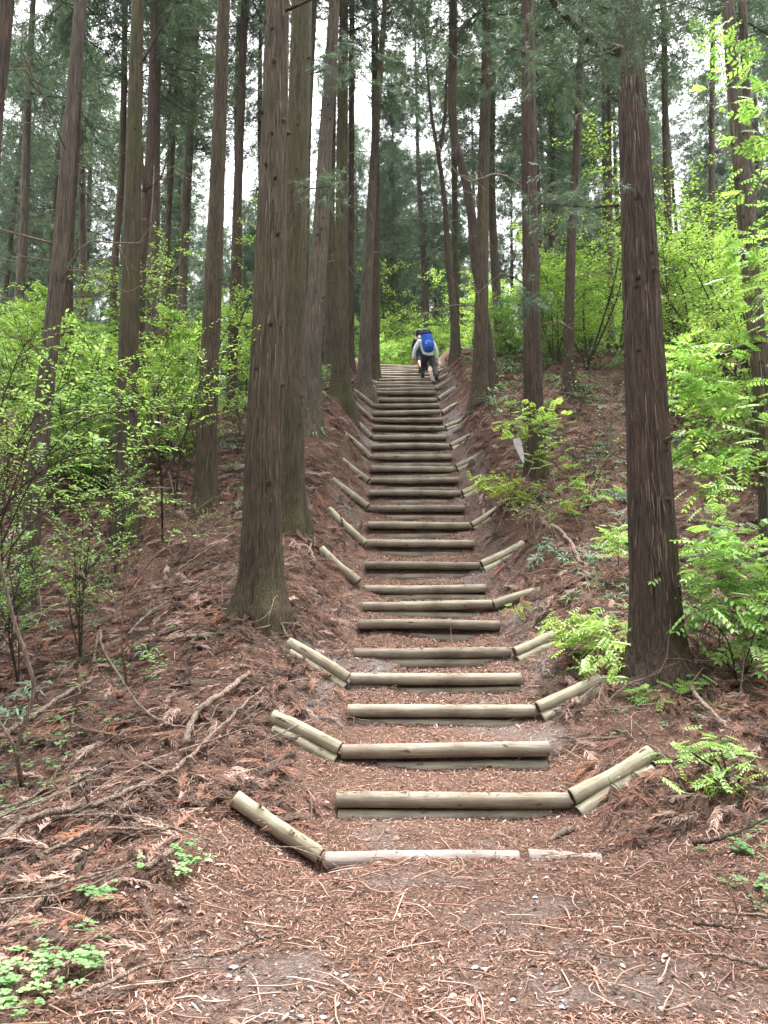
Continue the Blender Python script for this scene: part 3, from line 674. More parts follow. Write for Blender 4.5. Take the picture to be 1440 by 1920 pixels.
R8 = tree(CN, 'dim thin cedar just right of the big red-brown cedar', 1258, 760, 22, [(1254, 480), (1248, 240), (1244, 0)], 16, 11, 'bark_olive', k=24, nr=50, seed=40, crown_at=9, crown_k=1, height=20, dead=6)
R9 = tree(CN, 'grey trunk close behind the leaning right-edge tree', 1425, 900, 15, [(1410, 450), (1400, 200), (1392, 0)], 20, 16, 'bark_grey', k=28, nr=60, seed=41, crown_at=9, crown_k=2, height=20, dead=3)
R10 = tree(CN, 'very thin trunk left of the big red-brown cedar, far back', 1148, 740, 24, [(1145, 480), (1142, 200)], 11, 7, 'bark_grey', k=20, nr=40, seed=42, crown_at=9, crown_k=3, height=19, dead=5)
R11 = tree(CN, 'faint trunk right of the dark red cedar, far back', 1030, 700, 30, [(1033, 480), (1036, 200)], 15, 11, 'bark_red', k=20, nr=40, seed=43, crown_at=8, crown_k=0, height=20, dead=5)

# trees far back in the forest: ten trunks, then copies with their own crown
PROTO = []
def far_tree(x, y, s, lean, kind, ckind, chigh, label, group):
    z = float(H(x, y))
    T = thing(CN, label, CT, (x, y, z), random.uniform(0, 6.28), group)
    T.rotation_euler = (lean[0], lean[1], random.uniform(0, 6.28)); T.scale = (s, s, s)
    obj('trunk', PROTO[kind], T)
    c, bo = CROWNS[ckind]; rz = random.uniform(0, 6.28)
    for nm, me in (('crown', c), ('bough', bo)):
        o = obj(nm, me, T, (0, 0, chigh)); o['kind'] = 'stuff'; o.rotation_euler = (0, 0, rz); o.scale = (1.0, 1.0, (22.5 - chigh) / CH[ckind])
    for _ in range(3):
        a = random.uniform(0, 6.28); o = obj('dead_branch', DEAD[random.randrange(6)], T, (0.12 * math.cos(a), .12 * math.sin(a), random.uniform(2, chigh + 1))); o.rotation_euler = (0, random.uniform(-.5, .3), a)
for k in range(6):
    pts = np.array([[0, 0, -0.6], [0, 0, 0], [random.uniform(-.15, .15), random.uniform(-.1, .1), 6], [random.uniform(-.2, .2), 0, 13], [0, 0, 22]])
    V, F, _, _ = bark_trunk(pts, [0.18, 0.17, 0.14, 0.1, 0.015], 14, 0.4, .4, 5, 60 + k, .05, nring=30)
    PROTO.append(mesh('trunk', V, F, M[['bark_grey', 'bark_red', 'bark_olive', 'bark_smooth', 'bark_grey', 'bark_moss'][k]]))
far_pts = [(-1.6, 47.0), (0.3, 44.5), (1.9, 48.5), (3.2, 45.0), (4.6, 50.0), (-3.4, 50.0), (2.9, 58.0), (4.4, 40.5), (0.4, 41.0)]
g = np.random.default_rng(77); tries = 0
while len(far_pts) < 134 and tries < 9000:
    tries += 1
    y = 24 + 18 * g.random() if len(far_pts) < 44 else 41 + 24 * g.random() ** .8; x = g.uniform(-0.60, 0.60) * y
    if y < 33 and -3.0 < x < 3.6: continue
    if abs(x - 0.9) < 1.1 and y < 40: continue
    md = 2.2 if y < 41 else 1.9
    if any((x - a) ** 2 + (y - b) ** 2 < md * md for a, b in far_pts): continue
    far_pts.append((x, y))
for (x, y) in far_pts:
    side = 'left of the stairs' if x < -2.5 else 'right of the stairs' if x > 4 else 'beyond the stairs'
    kind = random.randrange(6); kw = ['grey-barked', 'reddish', 'olive-brown', 'dark smooth', 'grey-barked', 'mossy'][kind]
    lab = f'{kw} slim cedar with high crown in mid-forest {side}' if y < 41 else f'{kw} cedar with foliage almost to the ground, far back {side}'
    far_tree(x, y, random.uniform(.85, 1.1) if y < 41 else random.uniform(.84, 1.06), (random.uniform(-.03, .03), random.uniform(-.03, .03)), kind, random.randrange(4) if y < 41 else 4 + random.randrange(2),
             random.uniform(6, 11) if y < 41 else random.uniform(.4, 2.0), lab, f'{kw} {"middle" if y < 41 else "far"} cedars {side}')

# the wood's unseen rest beside and behind the viewpoint, added to block low skylight
def sky_block_foliage():
    g = np.random.default_rng(91); n = 70000; parts = []
    a = g.uniform(R(52), R(308), n); r = 13 + 20 * g.random(n) ** 1.2; x = np.sin(a) * r; y = np.cos(a) * r + 3
    z = 0.5 + 12.5 * g.random(n); cl = fbm(x * .35 + z * .2, y * .35 - z * .15, 4, 2); k_ = cl > -.2; x, y, z = x[k_], y[k_], z[k_]; n = len(x)
    pos = np.stack([x, y, z + np.clip(smooth_profile(y), 0, 12) * .7], -1); d = unit(g.normal(size=(n, 3)) * [1, 1, .5] + [0, 0, -.3])
    fol = strips(pos, d, g.uniform(.5, 1.1, n), g.uniform(.12, .26, n), cedar_tint(n, g))
    return obj('forest', mesh('forest', fol[0], fol[1], M['needle'], False, fol[2]))
tag(sky_block_foliage(), 'unseen cedar foliage around the viewpoint, added to block low skylight', 'forest', kind='stuff')

# ------------------------------------------------------------------ leaves, shrubs
LEAF = (np.array([[0, 0, 0], [0.30, 0.19, 0.035], [0.62, 0.17, 0.02], [1, 0, -0.08], [0.62, -0.17, 0.02], [0.30, -0.19, 0.035], [0.45, 0, -0.03]]),
        [np.array([[0, 1, 6], [1, 2, 6], [2, 3, 6], [3, 4, 6], [4, 5, 6], [5, 0, 6]])])
LEAF_S = (np.array([[0, 0, 0], [0.45, 0.23, 0.05], [1, 0, -0.06], [0.45, -0.23, 0.05]]), [np.array([[0, 1, 2], [0, 2, 3]])])
def leaf_mats(axis, nrm):
    X = unit(axis); Z = unit(nrm - X * (nrm * X).sum(-1, keepdims=True)); return np.stack([X, np.cross(Z, X), Z], -1)
def leaf_tint(n, g, a=(0.13, 0.27, 0.035), b=(0.24, 0.36, 0.05), v=(0.6, 1.4)):
    h = g.random(n)[:, None]; return g.uniform(*v, n)[:, None] * (np.array([a]) * (1 - h) + np.array([b]) * h)
def shrub_mesh(seed, h, spread, stems, twigs, per, lsize, ta, tb, tier=0.25, low=0.15, temp=LEAF_S, curve=0.5):
    g = np.random.default_rng(seed); wood = []; pos = []; ax = []
    for s in range(stems):
        a = g.uniform(0, 6.28); rr = spread * g.uniform(.1, .75); hh = h * g.uniform(.7, 1.1)
        top = np.array([math.cos(a) * rr, math.sin(a) * rr, hh])
        mid = top * np.array([curve, curve, 0.55]) + g.normal(size=3) * 0.06 * h
        q = resample([np.array([g.normal() * .05, g.normal() * .05, -0.1]), mid, top], 12)
        wood.append(tube(q, np.linspace(0.016, 0.004, 12) * (h / 2.2), 5))
        for t in range(twigs):
            u = g.uniform(low, 1.0); i0 = min(int(u * 11), 10); p0 = q[i0] + (q[i0 + 1] - q[i0]) * (u * 11 - i0)
            b = g.uniform(0, 6.28); L = spread * g.uniform(.25, .7) * (1.15 - 0.5 * u)
            e = p0 + np.array([math.cos(b) * L, math.sin(b) * L, L * g.uniform(-.05, .5)])
            tw = resample([p0, (p0 + e) / 2 + [0, 0, L * .1], e], 7)
            wood.append(tube(tw, np.linspace(0.005, 0.0015, 7) * (h / 2.2) ** .5, 3, False))
            uu = g.uniform(0.12, 1.02, per); k_ = np.minimum((uu * 6).astype(int), 5); pp = tw[k_] + (tw[k_ + 1] - tw[k_]) * (uu * 6 - k_)[:, None]
            d = unit(e - p0); sd = np.cross(d, [0, 0, 1.0]); sg = np.where(g.random(per) < .5, 1, -1)[:, None]
            pos.append(pp + g.normal(size=(per, 3)) * np.array([.05, .05, .03]) * spread * tier * 2)
            ax.append(d * g.uniform(.2, .9, (per, 1)) + sd * sg * g.uniform(.3, 1, (per, 1)) + np.array([0, 0, 1]) * g.uniform(-.55, .15, (per, 1)))
    pos = np.concatenate(pos); ax = np.concatenate(ax); n = len(pos)
    nrm = np.array([0, 0, 1.0]) + g.normal(size=(n, 3)) * 0.35
    lf = scatter([temp], pos, leaf_mats(ax, nrm), g.uniform(.6, 1.25, n) * lsize, leaf_tint(n, g, ta, tb))
    return mesh('foliage', lf[0], lf[1], M['leaf'], False, lf[2]), mesh('stem', *merge(wood), M['twig_dark'])
LIME_A, LIME_B = (0.21, 0.38, 0.090), (0.43, 0.57, 0.20)
MID_A, MID_B = (0.17, 0.33, 0.10), (0.33, 0.48, 0.18)
SHR = [shrub_mesh(700 + k, 2.6, 1.8, 6, 20, 70, 0.080, LIME_A, LIME_B) for k in range(3)] + \
      [shrub_mesh(710 + k, 1.8, 1.6, 7, 16, 64, 0.075, MID_A, MID_B) for k in range(2)] + \
      [shrub_mesh(720, 4.2, 2.5, 5, 30, 60, 0.085, LIME_A, LIME_B, low=0.3)] + [shrub_mesh(730, 4.4, 2.6, 5, 26, 34, 0.085, LIME_A, LIME_B, low=0.25)]
def shrub(px, d, kind, s, label, group=None, xy=None, name='shrub', cat='shrub'):
    if xy is None:
        p = P(px, 800, d); xy = (p[0], p[1])
    z = float(H(xy[0], xy[1]))
    T = thing(name, label, cat, (xy[0], xy[1], z), random.uniform(0, 6.28), group); T.scale = (s, s, s * random.uniform(.9, 1.1))
    f, w = SHR[kind]; obj('foliage', f, T); obj('stem', w, T)
    return T
# shrubs one can point to
for (px, d, kd, s, lab) in [
    (300, 14.5, 0, 1.05, 'leafy lime shrub right behind the dark mossy cedar on the left'),
    (345, 17.0, 6, 0.95, 'tall lime sapling between dark mossy cedar and straight brown cedar'),
    (190, 13.5, 3, 1.05, 'mid-green shrub left of the dark mossy cedar'),
    (90, 14.5, 1, 1.0, 'lime shrub under the pale bumpy slanting trunk'),
    (455, 21.0, 0, 1.0, 'lime shrub behind the thin brown cedar on the left crest'),
    (745, 34.5, 0, 1.05, 'bright green shrub at the head of the stairs, left of hikers'),
    (700, 33.0, 4, 1.0, 'low green shrub behind the topmost left cedar trunk'),
    (835, 35.0, 1, 1.05, 'bright green shrub at the head of the stairs, right of hikers'),
    (790, 36.5, 2, 1.1, 'leafy shrub straight beyond the hikers'),
    (905, 31.0, 5, 0.9, 'tall lime sapling behind the crooked S-bend trunk'),
    (965, 25.0, 3, 1.1, 'green shrub left of the dark red cedar on the right bank'),
    (1045, 22.0, 0, 1.15, 'lime shrub right of the dark red cedar'),
    (1110, 21.0, 6, 1.05, 'tall lime sapling left of the big red-brown cedar'),
    (1105, 23.5, 1, 1.0, 'lime shrub behind the lean grey-brown cedar'),
    (1290, 19.0, 6, 1.0, 'tall lime sapling right of the big red-brown cedar'),
    (1370, 17.0, 6, 1.0, 'tall lime sapling left of the right-edge tree'),
    (1310, 15.5, 6, 0.6, 'lime shrub on the slope between big red-brown cedar and right edge'),
    (1335, 21.5, 6, 1.55, 'tallest lime sapling, between the thin pale trunk and right edge'),
    (1165, 27.0, 6, 1.5, 'tall lime sapling far behind the big red-brown cedar'),
    (1425, 18.0, 6, 1.4, 'tall lime sapling cut by the right edge'),
    (770, 39.5, 6, 1.7, 'tall pale sapling rising beyond the hikers'),
    (850, 40.0, 5, 1.5, 'tall dense sapling right of the hikers beyond the crest'),
    (715, 41.0, 6, 1.6, 'tall airy sapling beyond the topmost left trunk'),
    (800, 43.0, 6, 1.3, 'tall lime sapling far beyond the hikers'),
    (745, 38.0, 5, 1.2, 'tall lime sapling beyond the head of the stairs'),
    (1425, 14.0, 1, 1.1, 'lime shrub behind the right-edge tree')]:
    shrub(px, d, kd, s, lab)
g = np.random.default_rng(5); cnt = 0
while cnt < 62:
    y = g.uniform(19, 48); x = g.uniform(-.56, .56) * y
    if -2.6 < x < 4.2 and y < 34: continue
    if y < 24 and -4 < x < 5.4: continue
    side = 'left' if x < 0.5 else 'right'; kd = int(g.choice([0, 1, 2, 3, 4, 5, 6])); kw = ['rounded lime shrub', 'bushy lime shrub', 'spreading lime shrub', 'low mid-green shrub', 'dense mid-green shrub', 'tall leafy sapling', 'tall airy sapling'][kd]
    dist = 'just over the crest' if y < 30 else 'deep in the forest'
    shrub(0, 0, kd, g.uniform(.8, 1.25), f'{kw} {dist} on the {side} side', f'{kw}s {dist}, {side} side', (x, y)); cnt += 1

# pinnate leaves (wisteria-like) for the near right side
def pinnate(n, L, g):
    t = np.linspace(.18, .97, n); parts = []
    for k, u in enumerate(t):
        for s in (-1, 1):
            V = LEAF_S[0] * np.array([1, 1, 1]) * (0.33 * (1 - 0.35 * abs(u - .55)))
            a = s * R(58) ; Rm = np.array([[math.cos(a), -math.sin(a), 0], [math.sin(a), math.cos(a), 0], [0, 0, 1]])
            V = V @ Rm.T; V[:, 2] -= abs(V[:, 1]) * 0.35
            parts.append((V + [u, 0, -0.22 * u * u], [f.copy() for f in LEAF_S[1]]))
    V = LEAF_S[0] * 0.26; parts.append((V + [1.0, 0, -0.22], LEAF_S[1]))
    q = np.stack([np.linspace(0, 1, 6), np.zeros(6), -0.22 * np.linspace(0, 1, 6) ** 2], -1)
    parts.append(tube(q, 0.006, 3, False))
    Fs = []
    out = []
    for p in parts: out.append((p[0] * L, p[1]))
    return merge(out)
PIN = [pinnate(n, 1.0, rng) for n in (4, 5, 6)]
def tube_set(paths, r0, r1, k=5):
    return merge([tube(q, np.linspace(r0, r1, len(q)), k) for q in paths])
def vine(name, label, cat, paths, per_m, llen, ta, tb, woodm='twig', spread=0.12, droop=0.4, r=(0.008, 0.003), temps=None, seed=0, group=None):
    g = np.random.default_rng(seed); base = paths[0][0]
    T = thing(name, label, cat, tuple(base), 0, group)
    pos, ax = [], []; qs = []
    for p in paths:
        q = resample(np.array(p) - base, max(8, 3 * len(p))); qs.append(q)
        seg = np.linalg.norm(np.diff(q, axis=0), axis=1); n = max(3, int(per_m * seg.sum()))
        u = g.uniform(0.15, 1.0, n) * (len(q) - 1); k_ = np.minimum(u.astype(int), len(q) - 2)
        pp = q[k_] + (q[k_ + 1] - q[k_]) * (u - k_)[:, None]; d = unit(q[k_ + 1] - q[k_])
        a = g.uniform(0, 6.28, n); out = np.stack([np.cos(a), np.sin(a), np.zeros(n)], -1)
        pos.append(pp + g.normal(size=(n, 3)) * spread * np.array([1, 1, .6])); ax.append(out + d * .5 + np.array([0, 0, -1]) * g.uniform(-.3, droop * 2, (n, 1)))
    pos = np.concatenate(pos); ax = np.concatenate(ax); n = len(pos)
    nrm = np.array([0, 0, 1.0]) + g.normal(size=(n, 3)) * .3
    lf = scatter(temps or PIN, pos, leaf_mats(ax, nrm), g.uniform(.65, 1.2, n) * llen, leaf_tint(n, g, ta, tb))
    obj('foliage', mesh('foliage', lf[0], lf[1], M['leaf'], False, lf[2]), T)
    obj('stem', mesh('stem', *tube_set(qs, *r), M[woodm]), T)
    return T
PA, PB = (0.19, 0.38, 0.10), (0.37, 0.55, 0.18)
YA, YB = (0.24, 0.34, 0.06), (0.36, 0.42, 0.10)
def pth(*pts): return [P(*p) for p in pts]
vine('leafy_sapling', 'bright feathery-leaved sapling at right, below the tree at right edge', 'sapling',
     [[G(1385, 1330), P(1400, 1150, 7.9), P(1360, 1060, 7.8), P(1310, 1010, 7.7)], pth((1400, 1150, 7.9), (1350, 1130, 7.6), (1300, 1150, 7.5)),
      pth((1400, 1180, 7.9), (1430, 1100, 7.7), (1440, 1010, 7.7)), pth((1395, 1200, 7.9), (1430, 1190, 7.5), (1470, 1200, 7.3)), pth((1380, 1100, 7.9), (1330, 1080, 7.7), (1290, 1090, 7.7)), pth((1385, 1090, 7.9), (1390, 1020, 7.9), (1375, 970, 7.9))],
     52, 0.25, PA, PB, seed=1, spread=.13)
vine('leafy_sapling', 'feathery lime sapling in front of the right-edge tree, mid height', 'sapling',
     [[G(1345, 1010), P(1345, 860, 9.3), P(1310, 720, 9.2), P(1290, 650, 9.2)], pth((1320, 760, 9.2), (1280, 730, 9.1), (1250, 740, 9.1)), pth((1330, 820, 9.2), (1360, 770, 9.0), (1390, 740, 9)),
      pth((1335, 850, 9.2), (1300, 820, 9.0), (1270, 830, 9.0)), pth((1340, 880, 9.2), (1400, 850, 9.0), (1440, 860, 8.9)), pth((1345, 900, 9.2), (1310, 880, 9), (1290, 860, 9))],
     36, 0.25, PA, PB, seed=2, spread=.14)
vine('climbing_vine', 'lime vine climbing the leaning trunk along the right edge', 'vine',
     [pth((1440, 1000, 8.6), (1437, 800, 8.6), (1412, 560, 8.62), (1400, 430, 8.6)), pth((1412, 560, 8.6), (1440, 540, 8.5), (1460, 600, 8.4)), pth((1405, 470, 8.6), (1370, 455, 8.5), (1345, 480, 8.4)),
      pth((1400, 430, 8.6), (1425, 330, 8.5), (1440, 200, 8.4), (1445, 60, 8.3)), pth((1390, 330, 8.6), (1355, 130, 8.5), (1335, 70, 8.5))],
     26, 0.22, PA, PB, seed=3, spread=.12)
vine('creeping_vine', 'yellow-green vine spilling left from the foot of the big cedar', 'vine',
     [[G(1160, 1250), P(1130, 1200, 8.0), P(1090, 1190, 8.0), P(1050, 1180, 8.1)], [G(1150, 1235), P(1140, 1170, 8.3), P(1100, 1160, 8.3), P(1060, 1170, 8.3)], [G(1165, 1240), P(1150, 1190, 8.1), P(1120, 1220, 7.8), P(1140, 1250, 7.5)]],
     60, 0.20, YA, PB, seed=4, spread=.10)
vine('creeping_vine', 'green vine wrapped around the foot of the big red-brown cedar', 'vine',
     [pth((1290, 1370, 7.05), (1270, 1320, 7.05), (1220, 1300, 7.05), (1165, 1275, 7.2)), pth((1270, 1320, 7.05), (1285, 1285, 7.2), (1310, 1270, 7.3)), pth((1290, 1340, 7.0), (1320, 1325, 7.0), (1355, 1330, 7.0))],
     42, 0.16, PA, YA, seed=5, spread=.06)
vine('leafy_sapling', 'low bushy sapling with bent stem at the right edge foreground', 'sapling',
     [[G(1380, 1610), P(1400, 1550, 5.75), P(1375, 1480, 5.7), P(1345, 1430, 5.7), P(1330, 1400, 5.7)], pth((1375, 1480, 5.7), (1400, 1440, 5.6), (1420, 1420, 5.6)), pth((1360, 1450, 5.7), (1310, 1420, 5.6), (1285, 1400, 5.6)), pth((1370, 1470, 5.7), (1340, 1460, 5.5), (1320, 1470, 5.4)), pth((1375, 1480, 5.7), (1350, 1400, 5.8), (1370, 1390, 5.9))],
     34, 0.13, PA, PB, woodm='twig_dark', seed=6, spread=.11, r=(.011, .004))
vine('climbing_vine', 'yellow-green vine around the lower trunk of the dark red cedar', 'vine',
     [[P(1025, 905, 13.1), P(1022, 850, 13.1), P(1010, 790, 13.1), P(985, 770, 13.1)], pth((1020, 830, 13.1), (1035, 790, 13), (1030, 760, 13)), pth((1000, 800, 13.1), (965, 790, 13), (945, 800, 13))],
     44, 0.20, YA, PB, seed=7, spread=.13)
vine('creeping_vine', 'yellow-green tuft overhanging the wing log below the dark red cedar', 'vine',
     [[G(965, 965), P(960, 920, 13.0), P(975, 905, 13.0)], pth((965, 945, 13), (985, 930, 12.9), (1000, 950, 12.8)), pth((962, 930, 13), (930, 905, 13.0), (890, 895, 13.0))],
     80, 0.20, YA, YB, seed=8, spread=.12)
vine('creeping_vine', 'pale green sprig leaning over the right wing logs', 'vine', [[G(1000, 1150), P(990, 1130, 9.9), P(960, 1140, 9.8)]], 40, 0.12, YA, YB, seed=9, spread=.05)
vine('leafy_sapling', 'small lime sapling left of the big red-brown cedar trunk', 'sapling', [[G(1160, 1060), P(1160, 1010, 10.2), P(1175, 990, 10.2)], pth((1160, 1020, 10.2), (1140, 1010, 10.1), (1150, 1000, 10.1))], 50, 0.18, PA, PB, seed=10, spread=.1)
vine('leafy_sapling', 'sparse lime sapling on the slope right of the dark red cedar', 'sapling', [[G(1085, 960), P(1090, 920, 12.2), P(1080, 880, 12.2)], pth((1088, 930, 12.2), (1110, 920, 12.1), (1125, 925, 12.1)), pth((1088, 930, 12.2), (1070, 935, 12.1), (1050, 950, 12.1))], 40, 0.18, PA, YB, seed=11, spread=.12)

# broad-leaved shrub filling the left edge
def broad_shrub(name, label, stems, llen, ta, tb, seed, per=14, twig_len=0.5, ntw=9, r=(.013, .004), woodm='twig_dark', start=0.35):
    g = np.random.default_rng(seed); base = stems[0][0]; T = thing(name, label, 'shrub', tuple(base))
    wood = []; pos = []; ax = []
    for p in stems:
        q = resample(np.array(p) - base, 16); wood.append(tube(q, np.linspace(*r, 16), 6))
        for _ in range(ntw):
            u = g.uniform(start, 1) * 15; k_ = min(int(u), 14); p0 = q[k_] + (q[k_ + 1] - q[k_]) * (u - k_); d0 = unit(q[k_ + 1] - q[k_])
            a = g.uniform(0, 6.28); L = twig_len * g.uniform(.5, 1.2)
            e = p0 + (np.array([math.cos(a), math.sin(a), g.uniform(0, .5)]) + d0 * .5) * L
            tw = resample([p0, (p0 + e) / 2 + [0, 0, .04], e], 7); wood.append(tube(tw, np.linspace(.004, .0015, 7), 4, False))
            n = per; uu = np.linspace(.2, 1.0, n); k2 = np.minimum((uu * 6).astype(int), 5); pp = tw[k2] + (tw[k2 + 1] - tw[k2]) * (uu * 6 - k2)[:, None]
            d = unit(e - p0); sd = unit(np.cross(d, [0, 0, 1.0])); sg = np.where(np.arange(n) % 2, 1, -1)[:, None]
            pos.append(pp); ax.append(d * .75 + sd * sg * g.uniform(.3, .9, (n, 1)) + np.array([0, 0, 1]) * g.uniform(-.45, .25, (n, 1)))
    pos = np.concatenate(pos); ax = np.concatenate(ax); n = len(pos); nrm = np.array([0, 0, 1.0]) + g.normal(size=(n, 3)) * .28
    lf = scatter([LEAF], pos, leaf_mats(ax, nrm), g.uniform(.55, 1.2, n) * llen, leaf_tint(n, g, ta, tb))
    obj('foliage', mesh('foliage', lf[0], lf[1], M['leaf'], True, lf[2]), T); obj('stem', mesh('stem', *merge(wood), M[woodm]), T)
    return T
BA, BB = (0.20, 0.36, 0.13), (0.38, 0.54, 0.24)
broad_shrub('broadleaf_shrub', 'broad-leaved shrub arching in from the left edge below the cedars',
    [[P(-60, 1130, 7.4)] + pth((0, 900, 7.0), (100, 740, 6.8), (190, 690, 6.7)), pth((-60, 1120, 7.4), (10, 950, 6.9), (120, 860, 6.6), (230, 850, 6.5)), pth((-60, 1120, 7.4), (-20, 850, 7.2), (30, 680, 7.1), (70, 620, 7.0)),
     pth((-50, 1130, 7.4), (60, 980, 6.9), (160, 940, 6.8), (260, 950, 6.8)), pth((-50, 1130, 7.4), (30, 900, 6.6), (70, 800, 6.4), (140, 770, 6.3)), pth((-40, 1120, 7.4), (60, 900, 7.2), (150, 790, 7.2), (260, 770, 7.2))],
    0.062, BA, BB, 41, per=15, ntw=17, twig_len=0.5, r=(.009, .003))
for k, (px, py, d, hh, lab) in enumerate([(1100, 905, 12.5, 1.5, 'twiggy bare sapling on the slope between the two red cedars'), (1140, 830, 14.5, 1.6, 'thin bare shrub behind the big red-brown cedar'),
        (1085, 770, 17.0, 1.5, 'bare twiggy shrub before the lean grey-brown cedar'), (1310, 1230, 8.4, 1.0, 'tangle of bare stems right of the big cedar foot'), (1385, 1290, 7.6, 1.1, 'bare brush under the feathery right-hand sapling'),
        (1005, 1010, 11.8, .7, 'low bare twigs above the right wing logs'), (960, 800, 16, 1.2, 'bare twiggy sapling left of the dark red cedar'), (1340, 960, 11, 1.6, 'bare stems among the feathery saplings at right'),
        (480, 905, 13.5, 1.1, 'bare twigs behind the stoutest left cedar'), (330, 1010, 10.8, 1.0, 'bare twigs below the forked shrub on the left')]):
    b_ = P(px, py, d); b_[2] = float(H(b_[0], b_[1])); gg = np.random.default_rng(850 + k)
    st = [[b_, b_ + [gg.normal() * .2, gg.normal() * .15, hh * .5], b_ + [gg.normal() * .6 * hh, gg.normal() * .35 * hh, hh * gg.uniform(.6, 1.1)]] for _ in range(6)]
    broad_shrub('bare_shrub', lab, st, 0.05, BA, BB, 870 + k, per=3, ntw=9, twig_len=0.38 * hh, r=(.009, .003), start=.25, woodm='twig' if k % 2 else 'twig_dark')
for k, (px, d, hh, lab) in enumerate([(20, 10.5, 2.6, 'airy pale green sapling at the left edge behind the arching shrub'), (110, 12.5, 2.4, 'airy green sapling right of the pale bumpy trunk'),
        (170, 8.6, 1.5, 'low airy sapling on the slope before the dark mossy cedar'), (60, 8.0, 1.3, 'low leafy sapling beside the foot of the pale bumpy trunk'), (330, 12.6, 2.2, 'airy sapling standing between dark mossy cedar and straight brown cedar'),
        (225, 10.8, 1.9, 'fine-leaved sapling close before the dark mossy cedar'), (445, 14.5, 1.6, 'small sapling on the bank left of the stout cedar'), (-10, 8.2, 2.4, 'leafy sapling cut by the left edge of the view')]):
    b_ = P(px, 900, d); b_[2] = float(H(b_[0], b_[1])); gg = np.random.default_rng(800 + k)
    st = [[b_, b_ + [gg.normal() * .15, gg.normal() * .1, hh * .5], b_ + [gg.normal() * .55 * hh * .6, gg.normal() * .3, hh * gg.uniform(.85, 1.1)]] for _ in range(5)]
    broad_shrub('sapling', lab, st, 0.055, BA, BB, 820 + k, per=15, ntw=15, twig_len=0.28 * hh, r=(.010, .003), start=.3)
broad_shrub('broadleaf_shrub', 'forked dark-stemmed shrub with fresh leaves before the dark mossy cedar',
    [[G(305, 1010)] + pth((300, 870, 9.2), (280, 790, 9.1), (245, 700, 9.0)), pth((302, 900, 9.2), (345, 820, 9.1), (375, 720, 9.0), (410, 660, 9.0)), pth((300, 880, 9.2), (240, 760, 9.0), (180, 690, 8.9)), pth((300, 870, 9.2), (285, 760, 9.2), (330, 660, 9.2))],
    0.06, LIME_A, LIME_B, 42, per=16, ntw=17, twig_len=0.55, r=(.016, .004))
broad_shrub('sapling', 'bare many-stemmed sapling with few leaves on the left slope',
    [[G(240, 1300)] + pth((232, 1230, 6.9), (215, 1120, 6.8), (190, 985, 6.7)), [G(238, 1300)] + pth((228, 1200, 6.9), (235, 1110, 6.8), (250, 1020, 6.8), (300, 950, 6.7)), pth((212, 1120, 6.85), (135, 1060, 6.8), (120, 985, 6.7)),
     pth((240, 1110, 6.85), (285, 1050, 6.8), (330, 1020, 6.8), (395, 1018, 6.8))],
    0.06, BA, BB, 43, per=5, ntw=5, twig_len=0.3, r=(.009, .003), woodm='twig', start=.55)

# ------------------------------------------------------------------ litter on the forest floor
def fan_points(n, y0, y1, power, xr=0.62, pad=1.0, g=None):
    g = g or rng; y = (y0 ** power + (y1 ** power - y0 ** power) * g.random(n)) ** (1 / power); x = g.uniform(-1, 1, n) * (xr * y + pad)
    return x, y
def on_log_mask(x, y):
    cx = np.interp(y, SY, SX); return np.abs(x - cx) < 0.95
def piece(L, w, arch, taper=0.5, kink=0.0):
    x = np.array([0, .35, .7, 1.0]) - .5; z = arch * (1 - (2 * x) ** 2); yk = kink * np.array([0, 1, .6, -.6])
    hw = w * np.array([.7, 1, .9, taper]) * .5
    V = np.concatenate([np.stack([x * L, yk - hw, z], -1), np.stack([x * L, yk + hw, z], -1)])
    F = np.array([[k, k + 1, k + 5, k + 4] for k in range(3)])
    return V, [F]
chips = [piece(1, .10, .06, .4, .04), piece(1, .16, .10, .5, -.05), piece(1, .07, .03, .3, .09), piece(1, .30, .14, .4, .03), piece(1, .5, .2, .25, 0)]
PAL = np.array([[0.265, 0.165, 0.130], [0.17, 0.10, 0.078], [0.33, 0.222, 0.185], [0.085, 0.050, 0.039], [0.225, 0.115, 0.075], [0.37, 0.275, 0.235], [0.07, 0.045, 0.036]])
def pal(n, w, g=rng):
    w = np.array(w, float); c = PAL[g.choice(len(PAL), n, p=w / w.sum())]; return c * g.uniform(.75, 1.25, (n, 1))
def litter(name, n, y0, y1, power, temps, size, lift, tilt, weights, keep=None, **kw):
    x, y = fan_points(n, y0, y1, power, **kw)
    if keep is not None:
        m = keep(x, y); x, y = x[m], y[m]
    n = len(x); z = H(x, y); Nn = N_at(x, y); Nn = unit(Nn + rng.normal(size=(n, 3)) * tilt)
    pos = np.stack([x, y, z + lift * rng.random(n)], -1)
    v, f, t = scatter(temps, pos, frames(Nn, rng.uniform(0, 6.28, n)), rng.uniform(size[0], size[1], n), pal(n, weights))
    o = obj(name, mesh(name, v, f, M['litter'], False, t)); tag(o, kind='stuff'); return o
soil_keep = lambda x, y: rng.random(len(x)) < np.clip(1.05 - 2.6 * np.maximum(fbm(x * 1.4, y * 1.4, 77, 3) - .02, 0) + .5 * fbm(x * 3, y * 3, 78, 2), .08, 1)
o = litter('needle_litter', 170000, 2.2, 26, 0.75, chips[:3], (.018, .06), .012, .30, [4, 4, 3, 2, 3, 1, 1], keep=soil_keep); o['label'] = 'reddish cedar needle scraps covering path and slopes'; o['category'] = 'litter'
fine = [(np.array([[-.5, -.06, 0], [-.5, .06, 0], [.5, .04, .08], [.5, -.04, .08]]), [np.array([[0, 1, 2, 3]])]), (np.array([[-.5, -.1, 0], [-.4, .1, .05], [.5, .08, .0], [.4, -.08, .1]]), [np.array([[0, 1, 2, 3]])])]
